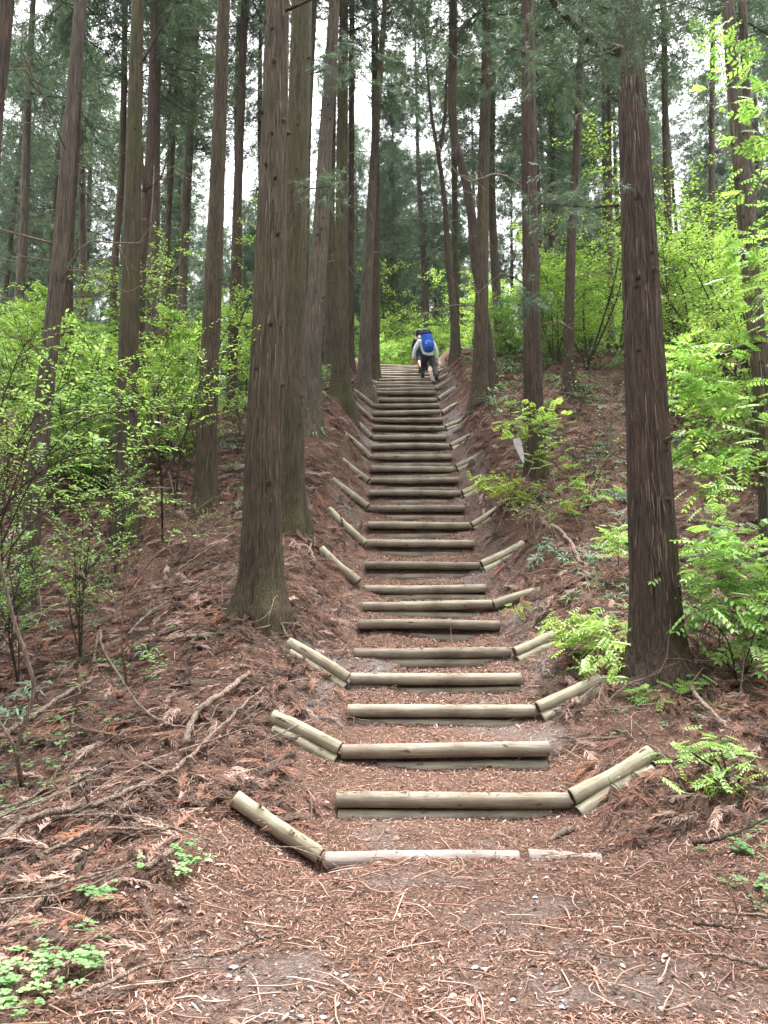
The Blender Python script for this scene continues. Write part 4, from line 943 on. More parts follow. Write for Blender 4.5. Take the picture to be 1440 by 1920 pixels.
o = litter('needle_crumbs', 230000, 2.2, 14, 0.8, fine, (.010, .034), .012, .35, [4, 4, 2, 3, 4, 1, 3], keep=soil_keep, xr=.55); o['label'] = 'fine broken needles and bark crumbs on the forest floor'; o['category'] = 'litter'
off_path = lambda x, y: (np.abs(x - np.interp(y, SY, SX)) + rng.normal(size=len(x)) * .5 > 1.5) | (rng.random(len(x)) < .10)
o = litter('leaf_litter', 34000, 2.2, 24, 0.8, chips[3:], (.018, .045), .02, .5, [4, 3, 5, 2, 2, 2, 1], keep=off_path); o['label'] = 'pale crumpled leaf scraps strewn over the forest floor'; o['category'] = 'litter'
o = litter('bank_litter', 150000, 7.5, 25, 1.1, fine, (.02, .065), .02, .5, [3, 4, 3, 4, 3, 1, 4], xr=.5); o['label'] = 'dull needle and bark scraps over the upper banks and steps'; o['category'] = 'litter'
# fallen cedar sprays: a rib with many bent needles
def frond(seed, nn=46, L=1.0):
    g = np.random.default_rng(seed); parts = []
    rib = resample([[-.5, 0, 0], [0, g.normal() * .04, .07], [.5, g.normal() * .08, .0]], 6); parts.append(tube(rib, np.linspace(.009, .004, 6), 3, False))
    V = []; F = []
    for k in range(nn):
        u = g.uniform(0.05, 1) * 5; i0 = min(int(u), 4); p = rib[i0] + (rib[i0 + 1] - rib[i0]) * (u - i0); s = g.choice([-1, 1])
        a = s * g.uniform(.25, .8); l = g.uniform(.16, .36); d = np.array([math.cos(a), math.sin(a), g.uniform(-.12, .30)])
        d2 = np.array([math.cos(a * .45), math.sin(a * .45), d[2] - .35]); sd = np.array([-d[1], d[0], g.uniform(-.6, .6)]) * 0.012
        m1 = p + d * l * .5; e = m1 + d2 * l * .5; n0 = len(V)
        V += [p - sd, p + sd, m1 + sd, m1 - sd, e]; F += [[n0, n0 + 1, n0 + 2], [n0, n0 + 2, n0 + 3], [n0 + 3, n0 + 2, n0 + 4]]
    parts.append((np.array(V), [np.array(F)]))
    return merge(parts)
FRM = [mesh('spray', *frond(k), M['litter_piece'], False) for k in range(6)]
def bank_keep(x, y):
    cx = np.interp(y, SY, SX); a = np.abs(x - cx); left = x < cx
    p = np.where(y < SY[0], sst(1.3, 2.6, a) * np.where(left, 1, .35), sst(0.90, 1.35, a) * np.where(left, 1, .8)); return rng.random(len(x)) < p
def fronds(n, y0, y1, size, power):
    x, y = fan_points(n, y0, y1, power); m = bank_keep(x, y); x, y = x[m], y[m]; n = len(x)
    clump = fbm(x * .9, y * .9, 8, 2); m = rng.random(n) < np.clip(.65 + clump, .1, 1); x, y = x[m], y[m]; n = len(x)
    Nn = unit(N_at(x, y) + rng.normal(size=(n, 3)) * .22); pos = np.stack([x, y, H(x, y) + .015 + .05 * rng.random(n)], -1)
    t = np.array([[0.190, 0.100, 0.074], [0.130, 0.078, 0.060], [0.21, 0.095, 0.055], [0.075, 0.052, 0.043], [0.32, 0.22, 0.18]])[rng.choice(5, n, p=[.24, .24, .03, .35, .14])] * rng.uniform(.75, 1.25, (n, 1))  # dark sprays weighted up, their colour imitating shadow within the litter
    yaw = np.where(rng.random(n) < .6, rng.normal(-2.4, .7, n), rng.uniform(0, 6.28, n))
    return instances('cedar_sprays', FRM, pos, frames(Nn, yaw), rng.uniform(*size, n) * np.clip(y / 6, .55, 1), t)
o = fronds(46000, 2.6, 28, (.16, .36), 1.15); tag(o, 'brown fallen cedar sprays matted over the banks', 'litter', kind='stuff')
px_, py_, pz_, nn_ = [], [], [], []
for k in range(1, 26):
    m_ = 90; u = rng.uniform(-.9, .9, m_); a = rng.normal(0.15, .38, m_)
    px_.append(SX[k] + u); py_.append(SY[k] + np.sin(a) * LR); pz_.append(SZ[k] - LR + np.cos(a) * LR * 1.02 + .004); nn_.append(np.stack([0 * a, np.sin(a), np.cos(a)], -1))
    m_ = 140; u = rng.uniform(-.9, .9, m_); yy_ = SY[k] - rng.uniform(.03, .14, m_)
    px_.append(SX[k] + u); py_.append(yy_); pz_.append(H(SX[k] + u, yy_) + .012 * rng.random(m_)); nn_.append(np.tile([0, -.4, 1.0], (m_, 1)))
pos_ = np.stack([np.concatenate(px_), np.concatenate(py_), np.concatenate(pz_)], -1); n_ = len(pos_)
v, f, t = scatter(chips[:4], pos_, frames(np.concatenate(nn_) + rng.normal(size=(n_, 3)) * .2, rng.uniform(0, 6.28, n_)), rng.uniform(.015, .06, n_), pal(n_, [3, 3, 3, 4, 3, 1, 4]))
tag(obj('caught_needles', mesh('caught_needles', v, f, M['litter'], False, t)), 'needles and bark scraps caught on and below the log steps', 'litter', kind='stuff')
# twigs
def twig(seed):
    g = np.random.default_rng(seed); q = resample([[-.5, 0, 0], [-.15, g.normal() * .08, .03], [.2, g.normal() * .08, .03], [.5, g.normal() * .12, 0]], 6); return tube(q, np.linspace(.02, .012, 6), 4)
TW = [twig(k) for k in range(7)]
x, y = fan_points(7000, 2.2, 22, 0.9); m = rng.random(len(x)) < np.where(on_log_mask(x, y) & (y > 5.5), .35, 1); x, y = x[m], y[m]; n = len(x)
s = rng.uniform(.05, .36, n) * rng.uniform(.6, 1, n); sc = np.stack([s, s, np.minimum(s, .22)], -1)
sc[:, 1] = np.where(s > .2, s * .8, s)
v, f, t = scatter(TW, np.stack([x, y, H(x, y) + .008 + .02 * rng.random(n)], -1), frames(unit(N_at(x, y) + rng.normal(size=(n, 3)) * .12), rng.uniform(0, 6.28, n)), sc * 1.0,
                  np.array([[.33, .19, .145], [.26, .15, .115], [.40, .28, .23], [.15, .095, .075]])[rng.choice(4, n)] * rng.uniform(.8, 1.2, (n, 1)))
o = obj('twig_litter', mesh('twig_litter', v, f, M['litter'], True, t)); tag(o, 'short broken twigs strewn over path and slopes', 'twigs', kind='stuff')
# thin dead twigs and brush tangled over the banks
def brush(name, n, y0, y1, sc, lift, side):
    x, y = fan_points(n, y0, y1, 1.1); m = bank_keep(x, y) & (rng.random(n) < np.clip(.6 + 1.4 * fbm(x * .6, y * .6, 44, 2), .1, 1)); x, y = x[m], y[m]; n = len(x)
    Nn = unit(N_at(x, y) + rng.normal(size=(n, 3)) * .16); yaw = np.where(rng.random(n) < .65, rng.normal(.5, .5, n) + math.pi * rng.integers(0, 2, n), rng.uniform(0, 6.28, n))
    s_ = rng.uniform(*sc, n); o = instances(name, DEAD, np.stack([x, y, H(x, y) + lift * rng.random(n)], -1), frames(Nn, yaw), np.stack([s_, s_, s_ * .6], -1), np.ones((n, 3)))
    return tag(o, 'thin pale dead twigs tangled over the banks', 'twigs', kind='stuff')
brush('brushwood', 2300, 3.0, 22, (.25, 1.05), .09, 0)
# gravel chips
def rock(seed, sub=1):
    g = np.random.default_rng(seed)
    V = np.array([[1, 0, 0], [-1, 0, 0], [0, 1, 0], [0, -1, 0], [0, 0, 1], [0, 0, -1], [.6, .6, .5], [-.6, .6, .4], [.6, -.6, .4], [-.6, -.6, .5]], float) * g.uniform(.75, 1.2, (10, 3)) * [1, .75, .5]
    F = np.array([[4, 6, 7], [4, 8, 6], [4, 9, 8], [4, 7, 9], [6, 0, 2], [6, 8, 0], [7, 2, 1], [7, 6, 2], [9, 7, 1], [9, 1, 3], [8, 9, 3], [8, 3, 0], [5, 2, 0], [5, 1, 2], [5, 3, 1], [5, 0, 3]])
    return V, [F]
RK = [rock(k) for k in range(5)]
x, y = fan_points(9000, 2.2, 24, .8, xr=.25); cxp = np.interp(y, SY, SX); m = (np.abs(x - cxp) < 1.7) & (fbm(x * 1.4, y * 1.4, 77, 3) > .02 + .1 * rng.random(len(x)));
x, y = x[m], y[m]; n = len(x)
v, f, t = scatter(RK, np.stack([x, y, H(x, y) + .002], -1), frames(N_at(x, y), rng.uniform(0, 6.28, n)), rng.uniform(.004, .014, n), np.array([[.20, .195, .20]]) * rng.uniform(.5, 1.3, (n, 1)))
o = obj('gravel', mesh('gravel', v, f, M['litter'], False, t)); tag(o, 'small grey gravel showing through the path', 'gravel', kind='stuff')

# stones one can point to
STONE_LABELS = ['pale stone in the shadow under the first full log step, left of centre', 'pale stone under the first full log step, right of centre', 'flat pale stone on the path below the broken right end of the bottom log', 'rounded pale stone just below the broken right end of the bottom log', 'pale stone at the very bottom of the path, right of centre', 'pale stone at the bottom edge toward the right corner', 'larger pale stone of a close pair low on the path', 'smaller pale stone of a close pair low on the path', 'right stone of a touching pair on the lower left path', 'left stone of a touching pair on the lower left path', 'left stone of two at the bottom edge of the path', 'right stone of two at the bottom edge of the path', 'pale stone above the left end of the bottom log', 'pale stone against the left end of the first full log step', 'pale stone on the tread below the left part of the second log step', 'pale stone on the tread below the centre of the second log step', 'pale stone on needles right of the lowest right wing log', 'small pale stone near the bottom of the path at centre right', 'tiny pale stone on the path just left of centre', 'tiny pale stone on the path just right of centre', 'larger stone of two at the lower left rim of the path', 'smaller stone of two at the lower left rim of the path', 'pale stone on the tread above the third log step', 'pale stone right of the second log step', 'tiny pale stone touching the left end of the bottom log']
for k_s, (px, py, s) in enumerate([(752, 1529, .026), (905, 1537, .024), (1003, 1686, .026), (1025, 1648, .026), (1056, 1892, .024), (1240, 1894, .022), (890, 1818, .028), (908, 1819, .02), (648, 1832, .022), (630, 1829, .018),
                    (564, 1910, .024), (606, 1912, .022), (570, 1544, .022), (612, 1508, .03), (688, 1442, .022), (765, 1456, .022), (1258, 1507, .032), (962, 1878, .02), (806, 1700, .018), (870, 1713, .016), (437, 1818, .03), (427, 1834, .022), (802, 1313, .024), (1060, 1425, .02), (634, 1652, .016)]):
    p = G(px, py); o = obj('stone', mesh('stone', *rock(px, 1), M['stone'], False)); o.location = p + [0, 0, s * .25]; o.scale = (s * .85, s * .85, s * .8); o.rotation_euler = (0, 0, px)
    tag(o, STONE_LABELS[k_s], 'stone', 'pale stones on the path')

# fallen branches one can point to: pixel course over the ground, radius
def branch(label, pts, r, lift=0.0, name='fallen_branch', material='twig', cat='branch', forks=2, seed=0, taper=.45):
    g = np.random.default_rng(seed + len(pts)); r = r * 1.25; w = np.array([G(x, y) for x, y in pts]); w[:, 2] += r * .8 + lift + (.05 if lift else 0); base = w[0].copy()
    q = resample(w - base, 7 * len(pts)); n = len(q)
    # follow the ground, never sink
    hz = H(q[:, 0] + base[0], q[:, 1] + base[1]) - base[2] + r * .6; q[:, 2] = np.maximum(q[:, 2], hz + .06 * (np.abs(q[:, 0] + base[0] - np.interp(q[:, 1] + base[1], SY, SX)) > 1.3))
    q[1:-1] += g.normal(size=(n - 2, 3)) * r * .25
    V, F = tube(q, np.linspace(r, r * taper, n) * (1 + .12 * g.normal(size=n)), 9)
    parts = [(V, F)]
    for _ in range(forks):
        i0 = g.integers(n // 4, n - 2); d = unit(q[i0 + 1] - q[i0] + g.normal(size=3) * [.6, .6, .25]); l = g.uniform(.12, .35)
        parts.append(tube(resample([q[i0], q[i0] + d * l * .5 + [0, 0, .03], q[i0] + d * l], 5), np.linspace(r * .4, r * .15, 5), 5))
    o = obj(name, mesh(name, *merge(parts), M[material]), None, tuple(base)); tag(o, label, cat, 'fallen branches on the slopes'); return o
branch('long pale fallen branch sweeping from the left edge toward the lower wing logs', [(0, 1610), (43, 1573), (127, 1547), (187, 1533), (250, 1508), (307, 1480), (353, 1447), (430, 1370), (492, 1312)], .02, .03, forks=6, seed=1)
branch('short thick pale stick with a sawn end, left of the wing logs', [(345, 1417), (370, 1360), (423, 1320), (467, 1283)], .024, .03, forks=0, seed=2, taper=.8)
branch('straight pinkish branch crossing the left slope under the bare sapling', [(0, 1407), (40, 1377), (133, 1317), (183, 1288)], .02, .03, forks=2, seed=3, taper=.7)
branch('thin arched pale branch in front of the pale bumpy trunk foot', [(0, 1240), (40, 1190), (120, 1150), (185, 1143)], .013, .06, forks=3, seed=4)
branch('long thin branch slanting up to the foot of the stoutest left cedar', [(240, 1207), (267, 1177), (320, 1140), (383, 1110), (437, 1083)], .012, .04, forks=3, seed=5)
branch('curved bare stem sagging from the bare sapling to the sawn stick', [(187, 1200), (190, 1230), (213, 1273), (260, 1343), (307, 1380), (353, 1388), (403, 1378)], .011, .04, forks=1, seed=6)
branch('short crooked branch parallel to the long pale one, left edge', [(0, 1543), (57, 1523), (97, 1483)], .011, .03, seed=9)
branch('dark grey crooked stick below the long pale branch', [(143, 1673), (167, 1633), (210, 1595), (253, 1598)], .013, .03, material='twig_dark', seed=10)
branch('slim brown branch just under the long pale branch', [(83, 1633), (160, 1590), (213, 1557), (240, 1530)], .011, .03, seed=11)
branch('level thin branch ending near the lowest left wing log', [(200, 1583), (277, 1585), (340, 1583)], .009, .03, seed=12)
branch('short bleached stick left of the path', [(273, 1660), (323, 1622)], .014, .02, forks=0, seed=13, taper=.9)
branch('short stick beside the clover patch in the bottom left corner', [(77, 1883), (137, 1833)], .011, .02, forks=0, seed=14)
branch('long flat branch along the bottom left of the path', [(133, 1913), (207, 1877), (283, 1845), (400, 1825)], .009, .02, seed=15)
branch('long thin branch crossing low left slope above the clover patch', [(0, 1730), (90, 1700), (200, 1668), (280, 1650)], .008, .03, seed=16)
branch('brown stick on the path at the left of centre bottom', [(430, 1817), (477, 1793), (530, 1780)], .010, .01, forks=1, seed=17)
branch('brown stick lying on the right half of the path bottom', [(1250, 1757), (1283, 1770), (1330, 1793)], .009, .01, forks=0, seed=18)
branch('grey branch entering the path from the right edge, lowest', [(1440, 1843), (1390, 1832), (1337, 1820)], .011, .01, forks=1, seed=19)
branch('tan chunk of split wood by the bottom log right end', [(1033, 1577), (1073, 1558)], .016, .0, forks=0, seed=20, taper=.9)
branch('dark thin stick right of the path, upper of two', [(1300, 1757), (1373, 1767)], .008, .01, forks=0, material='twig_dark', seed=21)
branch('straight brown branch entering from the right edge beside the path', [(1440, 1747), (1380, 1742), (1327, 1740)], .009, .015, seed=22)
branch('fallen branch running down from the big red-brown cedar foot', [(1297, 1313), (1320, 1343), (1353, 1380), (1377, 1400)], .018, .05, seed=23)
branch('tangled branch right of the big red-brown cedar', [(1283, 1203), (1327, 1217), (1370, 1237), (1420, 1230)], .015, .10, forks=6, seed=24)
branch('small weathered log lying on the right bank above the wing logs', [(1033, 993), (1067, 1023), (1093, 1067)], .022, .0, forks=0, seed=25, taper=.8)
branch('bent root on the left bank beside the mossy cedar', [(580, 997), (590, 1027), (577, 1050)], .014, .0, forks=0, seed=27)
branch('short red stick on the left bank beside the stout cedar', [(532, 1062), (577, 1062)], .013, .0, forks=0, seed=28)
branch('thin bowed twig looping toward the fourth log step', [(480, 1200), (533, 1187), (573, 1197), (613, 1223), (650, 1240)], .007, .05, forks=0, seed=29)
branch('thin twig draped over the second left wing log', [(480, 1433), (547, 1400), (613, 1372), (693, 1383)], .006, .09, forks=0, seed=31)
branch('long pale stick lying on the left bank beyond the mossy cedar', [(557, 863), (613, 883), (673, 917)], .013, .02, forks=1, seed=33)
branch('dark thin branch by the bent-stem sapling at right', [(1300, 1610), (1340, 1605), (1385, 1590), (1440, 1560)], .012, .03, material='twig_dark', seed=34)
branch('dead branch poking from the dark hollow right of the big cedar', [(1300, 1180), (1350, 1130), (1410, 1110)], .013, .12, forks=5, seed=35)
branch('grey branch on the left slope beside the straight brown cedar', [(330, 1085), (380, 1050), (440, 1010)], .012, .04, forks=3, seed=36)
branch('pale dead branch below the leafy shrub at left', [(20, 1100), (90, 1060), (170, 1040), (230, 1010)], .012, .06, forks=4, seed=37)
branch('thin dead branch across the foot of the dark mossy cedar', [(180, 1010), (260, 990), (340, 965)], .010, .08, forks=4, seed=38)
branch('short pale stick standing out left of the bare sapling', [(175, 1260), (180, 1225), (183, 1200)], .013, .03, forks=0, seed=39, taper=.9)
branch('thin brown branch on the bank right of the ninth step', [(1050, 1075), (1120, 1095), (1190, 1130)], .010, .03, forks=4, seed=40)

# leaning stems and the bare stem at the far left
T = thing('sapling', 'pale kinked bare stem standing at the left edge', 'sapling', tuple(G(42, 1475)))
B0 = np.array(T.location)
q = np.array([P(x, y, 5.6) for x, y in ((45, 1470), (33, 1400), (63, 1300), (52, 1240), (30, 1175), (15, 1120), (0, 1060), (-20, 1000))]); q[0] = B0
obj('stem', mesh('stem', *tube(resample(q - B0, 30), np.linspace(.019, .011, 30), 8), M['twig']), T)
q = np.array([P(x, y, 5.6) for x, y in ((36, 1420), (10, 1370), (-20, 1330))]); obj('side_branch', mesh('side_branch', *tube(resample(q - B0, 8), np.linspace(.017, .010, 8), 7), M['twig']), T)
T = thing('leaning_pole', 'brown broken pole leaning on the right-edge tree above the leaves', 'branch', tuple(P(1345, 668, 9.2)))
B0 = np.array(T.location); q = np.array([P(1345, 668, 9.2), P(1385, 654, 8.9), P(1425, 638, 8.6)]) - B0; obj('pole', mesh('pole', *tube(resample(q, 8), np.linspace(.035, .04, 8), 9), M['bark_red']), T)
q = np.array([P(1345, 692, 9.2), P(1370, 668, 9.0), P(1420, 655, 8.7)]) - B0; obj('side_branch', mesh('side_branch', *tube(resample(q, 8), np.linspace(.01, .013, 8), 6), M['twig']), T)

# pale split slab leaning on the dark red cedar
a = P(968, 822, 13.0); b = P(982, 868, 13.0)
x = np.linspace(0, 1, 7); hw = np.array([.055, .062, .058, .05, .04, .025, .008]); c = a + (b - a) * x[:, None]
Vs = np.concatenate([c + np.array([1, 0, .2]) * hw[:, None] - [0, .012, 0], c - np.array([1, 0, .2]) * hw[:, None] - [0, .012, 0], c - np.array([1, 0, .2]) * hw[:, None] + [0, .012, 0], c + np.array([1, 0, .2]) * hw[:, None] + [0, .012, 0]])
Fs = [np.array([[s * 7 + k, s * 7 + k + 1, ((s + 1) % 4) * 7 + k + 1, ((s + 1) % 4) * 7 + k] for s in range(4) for k in range(6)] + [[0, 7, 14, 21], [6, 27, 20, 13]])]
o = obj('wood_slab', mesh('wood_slab', Vs - a, Fs, M['slab'], False), None, tuple(a)); tag(o, 'pale pointed wood slab leaning at the foot of the dark red cedar', 'slab')

# ------------------------------------------------------------------ small plants
def rosette(n, g, L=1.0, droop=.5, w=.09):
    V = []; F = []
    for k in range(n):
        a = k / n * 6.28 + g.normal() * .3; up = g.uniform(.35, 1.1); d = np.array([math.cos(a), math.sin(a), 0]); s = np.array([-d[1], d[0], 0])
        pts = [d * .05, d * .4 * L + [0, 0, .35 * up], d * .75 * L + [0, 0, .38 * up], d * L + [0, 0, .38 * up - droop * .35]]; n0 = len(V)
        for p, ww in zip(pts, (.4, 1, .8, .05)): V += [p - s * w * ww, p + s * w * ww]
        F += [[n0 + 2 * i, n0 + 2 * i + 1, n0 + 2 * i + 3, n0 + 2 * i + 2] for i in range(3)]
    return np.array(V), [np.array(F)]
g = np.random.default_rng(12)
SASA = [rosette(13, g, 1, .6, .05) for _ in range(4)]; CLO = []
for k in range(4):                          # three-lobed seedlings on thin stalks
    V = []; F = []
    for s in range(5):
        c = np.array([g.normal() * .6, g.normal() * .6, g.uniform(.25, .8)])
        for q in range(3):
            a = q * 2.09 + g.normal() * .2; d = np.array([math.cos(a), math.sin(a), 0]); sd = np.array([-d[1], d[0], 0]); n0 = len(V)
            V += [c, c + d * .2 + sd * .2 + [0, 0, .03], c + d * .42 + sd * .12, c + d * .42 - sd * .12, c + d * .2 - sd * .2 + [0, 0, .03]]
            F += [[n0, n0 + 4, n0 + 3], [n0, n0 + 3, n0 + 2], [n0, n0 + 2, n0 + 1]]
    CLO.append((np.array(V), [np.array(F)]))
def plant(name, label, cat, px, py, temps, n, spread, size, ta, tb, seed, group=None, kind=None):
    g = np.random.default_rng(seed); c = G(px, py); x = c[0] + g.normal(size=n) * spread; y = c[1] + g.normal(size=n) * spread * 1.3
    pos = np.stack([x, y, H(x, y) + (.055 if cat == 'plants' and temps is CLO else 0)], -1) - c; v, f, t = scatter(temps, pos, frames(unit(N_at(x, y) + np.array([0, 0, .6])), g.uniform(0, 6.28, n)), g.uniform(*size, n), leaf_tint(n, g, ta, tb))
    o = obj(name, mesh(name, v, f, M['leaf'], False, t), None, tuple(c)); tag(o, label, cat, group, kind); return o
CA, CB = (0.14, 0.28, 0.11), (0.22, 0.38, 0.15)
plant('clover_patch', 'fresh green clover-like patch in the bottom left corner', 'plants', 62, 1845, CLO, 30, .16, (.04, .06), CA, CB, 1, kind='stuff')
plant('clover_patch', 'green clover-like sprig right of the bottom left patch', 'plants', 155, 1838, CLO, 5, .02, (.045, .07), CA, CB, 2, kind='stuff')
plant('clover_patch', 'small clover tuft among sprays above the bottom left patch', 'plants', 200, 1700, CLO, 9, .05, (.04, .06), CA, CB, 3, kind='stuff')
plant('clover_patch', 'small clover tuft left of the path near the bleached stick', 'plants', 350, 1640, CLO, 9, .05, (.04, .06), CA, CB, 4, kind='stuff')
plant('clover_patch', 'scattered clover seedlings below the straight pinkish branch', 'plants', 125, 1390, CLO, 34, .28, (.04, .06), CA, CB, 5, kind='stuff')
plant('clover_patch', 'scattered clover seedlings under the bare sapling', 'plants', 215, 1270, CLO, 26, .28, (.04, .06), CA, CB, 6, kind='stuff')
plant('clover_patch', 'scattered clover seedlings left of the long pale branch', 'plants', 60, 1500, CLO, 18, .25, (.04, .06), CA, CB, 7, kind='stuff')
plant('seedling', 'four-leaved seedling by the bent-stem sapling', 'plant', 1402, 1595, CLO, 3, .02, (.07, .09), (.10, .24, .09), (.16, .3, .12), 8, kind='stuff')
plant('seedling', 'seedling at the right edge beside the path', 'plant', 1425, 1668, CLO, 2, .02, (.07, .09), (.16, .28, .09), (.2, .34, .12), 9, kind='stuff')
DA, DB = (0.12, 0.21, 0.14), (0.27, 0.38, 0.28)
for k, (px, py, n, sp, lab) in enumerate([(1012, 1035, 7, .14, 'dark grassy clump on the bank right of the tenth step'), (1092, 1040, 6, .12, 'blue-green bamboo grass clump beside the small weathered log'),
        (1145, 1095, 9, .18, 'blue-green bamboo grass clump left of the big red-brown cedar'), (1115, 915, 14, .35, 'bamboo grass patch right of the dark red cedar foot'), (1060, 850, 10, .3, 'bamboo grass patch above the lean grey-brown cedar slope'),
        (1180, 800, 18, .6, 'bluish bamboo grass patch behind the big red-brown cedar'), (1100, 770, 22, .7, 'bluish bamboo grass patch around the lean grey-brown cedar'), (1280, 850, 16, .5, 'bamboo grass patch right of the big red-brown cedar'),
        (30, 1330, 8, .15, 'palm-like green tuft at the left edge behind the kinked stem'), (20, 1150, 14, .3, 'dark green bamboo grass by the pale bumpy trunk foot'), (620, 742, 8, .16, 'bright grassy tuft at the mossy spreading foot'),
        (965, 690, 16, .5, 'bamboo grass patch on the crest left of the dark red cedar'), (400, 830, 14, .5, 'grassy patch on the crest behind the straight brown cedar'), (460, 800, 12, .4, 'grassy patch on the crest left of the stout cedar')]):
    plant('bamboo_grass', lab, 'plants', px, py, SASA, n, sp * 1.2, (.12, .24), DA, (.26, .42, .08) if k == 10 else DB, 20 + k, kind='stuff')
plant('fern', 'pale fern at the foot of the gently leaning cedar', 'fern', 572, 812, SASA, 6, .12, (.35, .5), (.10, .2, .12), (.3, .4, .3), 60)
x, y = fan_points(1500, 8, 20, 1.2); cxp = np.interp(y, SY, SX); m = ((x - cxp > 1.7) | (x - cxp < -2.4)) & (fbm(x * .7, y * .7, 67, 2) > -.05); x, y = x[m], y[m]; n = len(x)
v, f, t = scatter(SASA, np.stack([x, y, H(x, y)], -1), frames(unit(N_at(x, y) + np.array([0, 0, .8])), rng.uniform(0, 6.28, n)), rng.uniform(.10, .24, n), leaf_tint(n, rng, (.13, .24, .12), (.30, .42, .24)))
tag(obj('undergrowth', mesh('undergrowth', v, f, M['leaf'], False, t)), 'low blue-green grass tufts dotted over the upper banks', 'undergrowth', kind='stuff')
# sparse ground cover: green seedlings, and bamboo grass on the far crest
x, y = fan_points(2200, 4, 18, 1.2); m = (np.abs(x - np.interp(y, SY, SX)) > 1.5) & (fbm(x * .8, y * .8, 55, 2) > .08); x, y = x[m], y[m]; n = len(x)
v, f, t = scatter(CLO, np.stack([x, y, H(x, y)], -1), frames(unit(N_at(x, y) + np.array([0, 0, .6])), rng.uniform(0, 6.28, n)), rng.uniform(.03, .05, n), leaf_tint(n, rng, (.10, .22, .09), (.2, .36, .14)))
tag(obj('ground_cover', mesh('ground_cover', v, f, M['leaf'], False, t)), 'tiny green seedlings dotted over the slopes', 'ground cover', kind='stuff')
x, y = fan_points(3600, 17, 60, 1.3); m = (np.abs(x - np.interp(y, SY, SX)) > 1.9) & (fbm(x * .5, y * .5, 66, 2) > -.25); m |= (y > YL + 1); x, y = x[m], y[m]; n = len(x)
v, f, t = scatter(SASA, np.stack([x, y, H(x, y)], -1), frames(unit(N_at(x, y) + np.array([0, 0, .8])), rng.uniform(0, 6.28, n)), rng.uniform(.25, .55, n), leaf_tint(n, rng, (.07, .15, .06), (.18, .30, .10)))
tag(obj('undergrowth', mesh('undergrowth', v, f, M['leaf'], False, t)), 'bamboo grass undergrowth spread over the crest and forest floor beyond', 'undergrowth', kind='stuff')

# ------------------------------------------------------------------ cedar boughs hanging into view near the camera, and bark shreds
def bough(T, name, pts, d, r, nspray, slen, swid, seed, per=40, tint=1.0, spread=.14, parent_label=None):
    g = np.random.default_rng(seed); q = resample([P(x, y, d + k) - T.B for x, y, k in pts], 24)
    b = obj(name, mesh(name, *tube(q, np.linspace(r, r * .3, 24), 8), M['twig_dark']), T.root)
    if nspray:
        u = g.uniform(.3, 1.0, nspray) * 23; k_ = np.minimum(u.astype(int), 22); C = q[k_] + (q[k_ + 1] - q[k_]) * (u - k_)[:, None] + g.normal(size=(nspray, 3)) * spread
        axis = unit(g.normal(size=(nspray, 3)) * [1, 1, .5] + [0, 0, -.55]); cl = np.repeat(np.arange(nspray), per); n = len(cl); uu = g.random(n)
        pos = C[cl] + axis[cl] * (uu * .3)[:, None] + g.normal(size=(n, 3)) * .012
        fol = strips(pos, axis[cl] + unit(g.normal(size=(n, 3))) * .55, g.uniform(.7, 1.3, n) * slen, g.uniform(.7, 1.3, n) * swid, cedar_tint(nspray, g)[cl] * tint)
        obj('foliage', mesh('foliage', *fol[:2], M['needle'], False, fol[2]), b)
bough(R1, 'branch', [(1165, 98, 0), (1110, 75, -.1), (1070, 40, -.2), (1035, 0, -.3), (1000, -60, -.4)], 7.6, .055, 26, .075, .006, 1, per=46)
bough(R1, 'branch', [(1160, 385, 0), (1110, 388, -.05), (1060, 385, -.1), (1010, 380, -.1)], 7.6, .016, 55, .075, .006, 2)
bough(R1, 'branch', [(1160, 90, 0), (1110, 110, -.1), (1060, 130, -.1), (1030, 125, -.1)], 7.5, .012, 36, .075, .006, 3)
bough(R1, 'branch', [(1180, 40, -.3), (1150, 20, -.6), (1120, 10, -.9)], 7.5, .014, 80, .075, .006, 4, spread=.25)
bough(R1, 'branch', [(1190, 40, -.3), (1230, 20, -.6), (1270, 5, -.8)], 7.5, .014, 80, .075, .006, 5, spread=.25)
bough(R1, 'branch', [(1190, -10, -.2), (1185, 0, -.5), (1180, 15, -.7)], 7.5, .014, 60, .075, .006, 6, spread=.25)
bough(R2, 'branch', [(990, 580, -.2), (1000, 570, -.4), (975, 560, -.5)], 13.6, .012, 26, .11, .010, 7, spread=.15)
bough(R2, 'branch', [(985, 100, -.2), (960, 90, -.6), (930, 100, -.9)], 13.6, .02, 60, .11, .010, 8, spread=.3)
bough(L1, 'branch', [(535, 20, -.1), (590, -5, -.2), (640, -40, -.3)], 8.8, .02, 0, .1, .01, 9)
bough(L2, 'branch', [(580, 140, -.1), (640, 120, -.2), (700, 90, -.3)], 11.8, .012, 40, .09, .008, 10, spread=.2)
bough(L4, 'branch', [(652, 60, 0), (690, 45, -.2), (740, 5, -.3)], 19, .03, 30, .12, .012, 11, spread=.3)
bough(L2, 'branch', [(575, 355, -.1), (600, 352, -.2), (640, 345, -.2)], 11.8, .012, 34, .09, .008, 12, spread=.15)
bough(La, 'branch', [(268, 115, 0), (320, 20, -.1), (360, -30, -.2)], 12, .02, 20, .1, .01, 13)
bough(Lb, 'branch', [(405, 520, 0), (400, 512, -.2), (395, 500, -.3)], 12.3, .01, 0, .1, .01, 14)
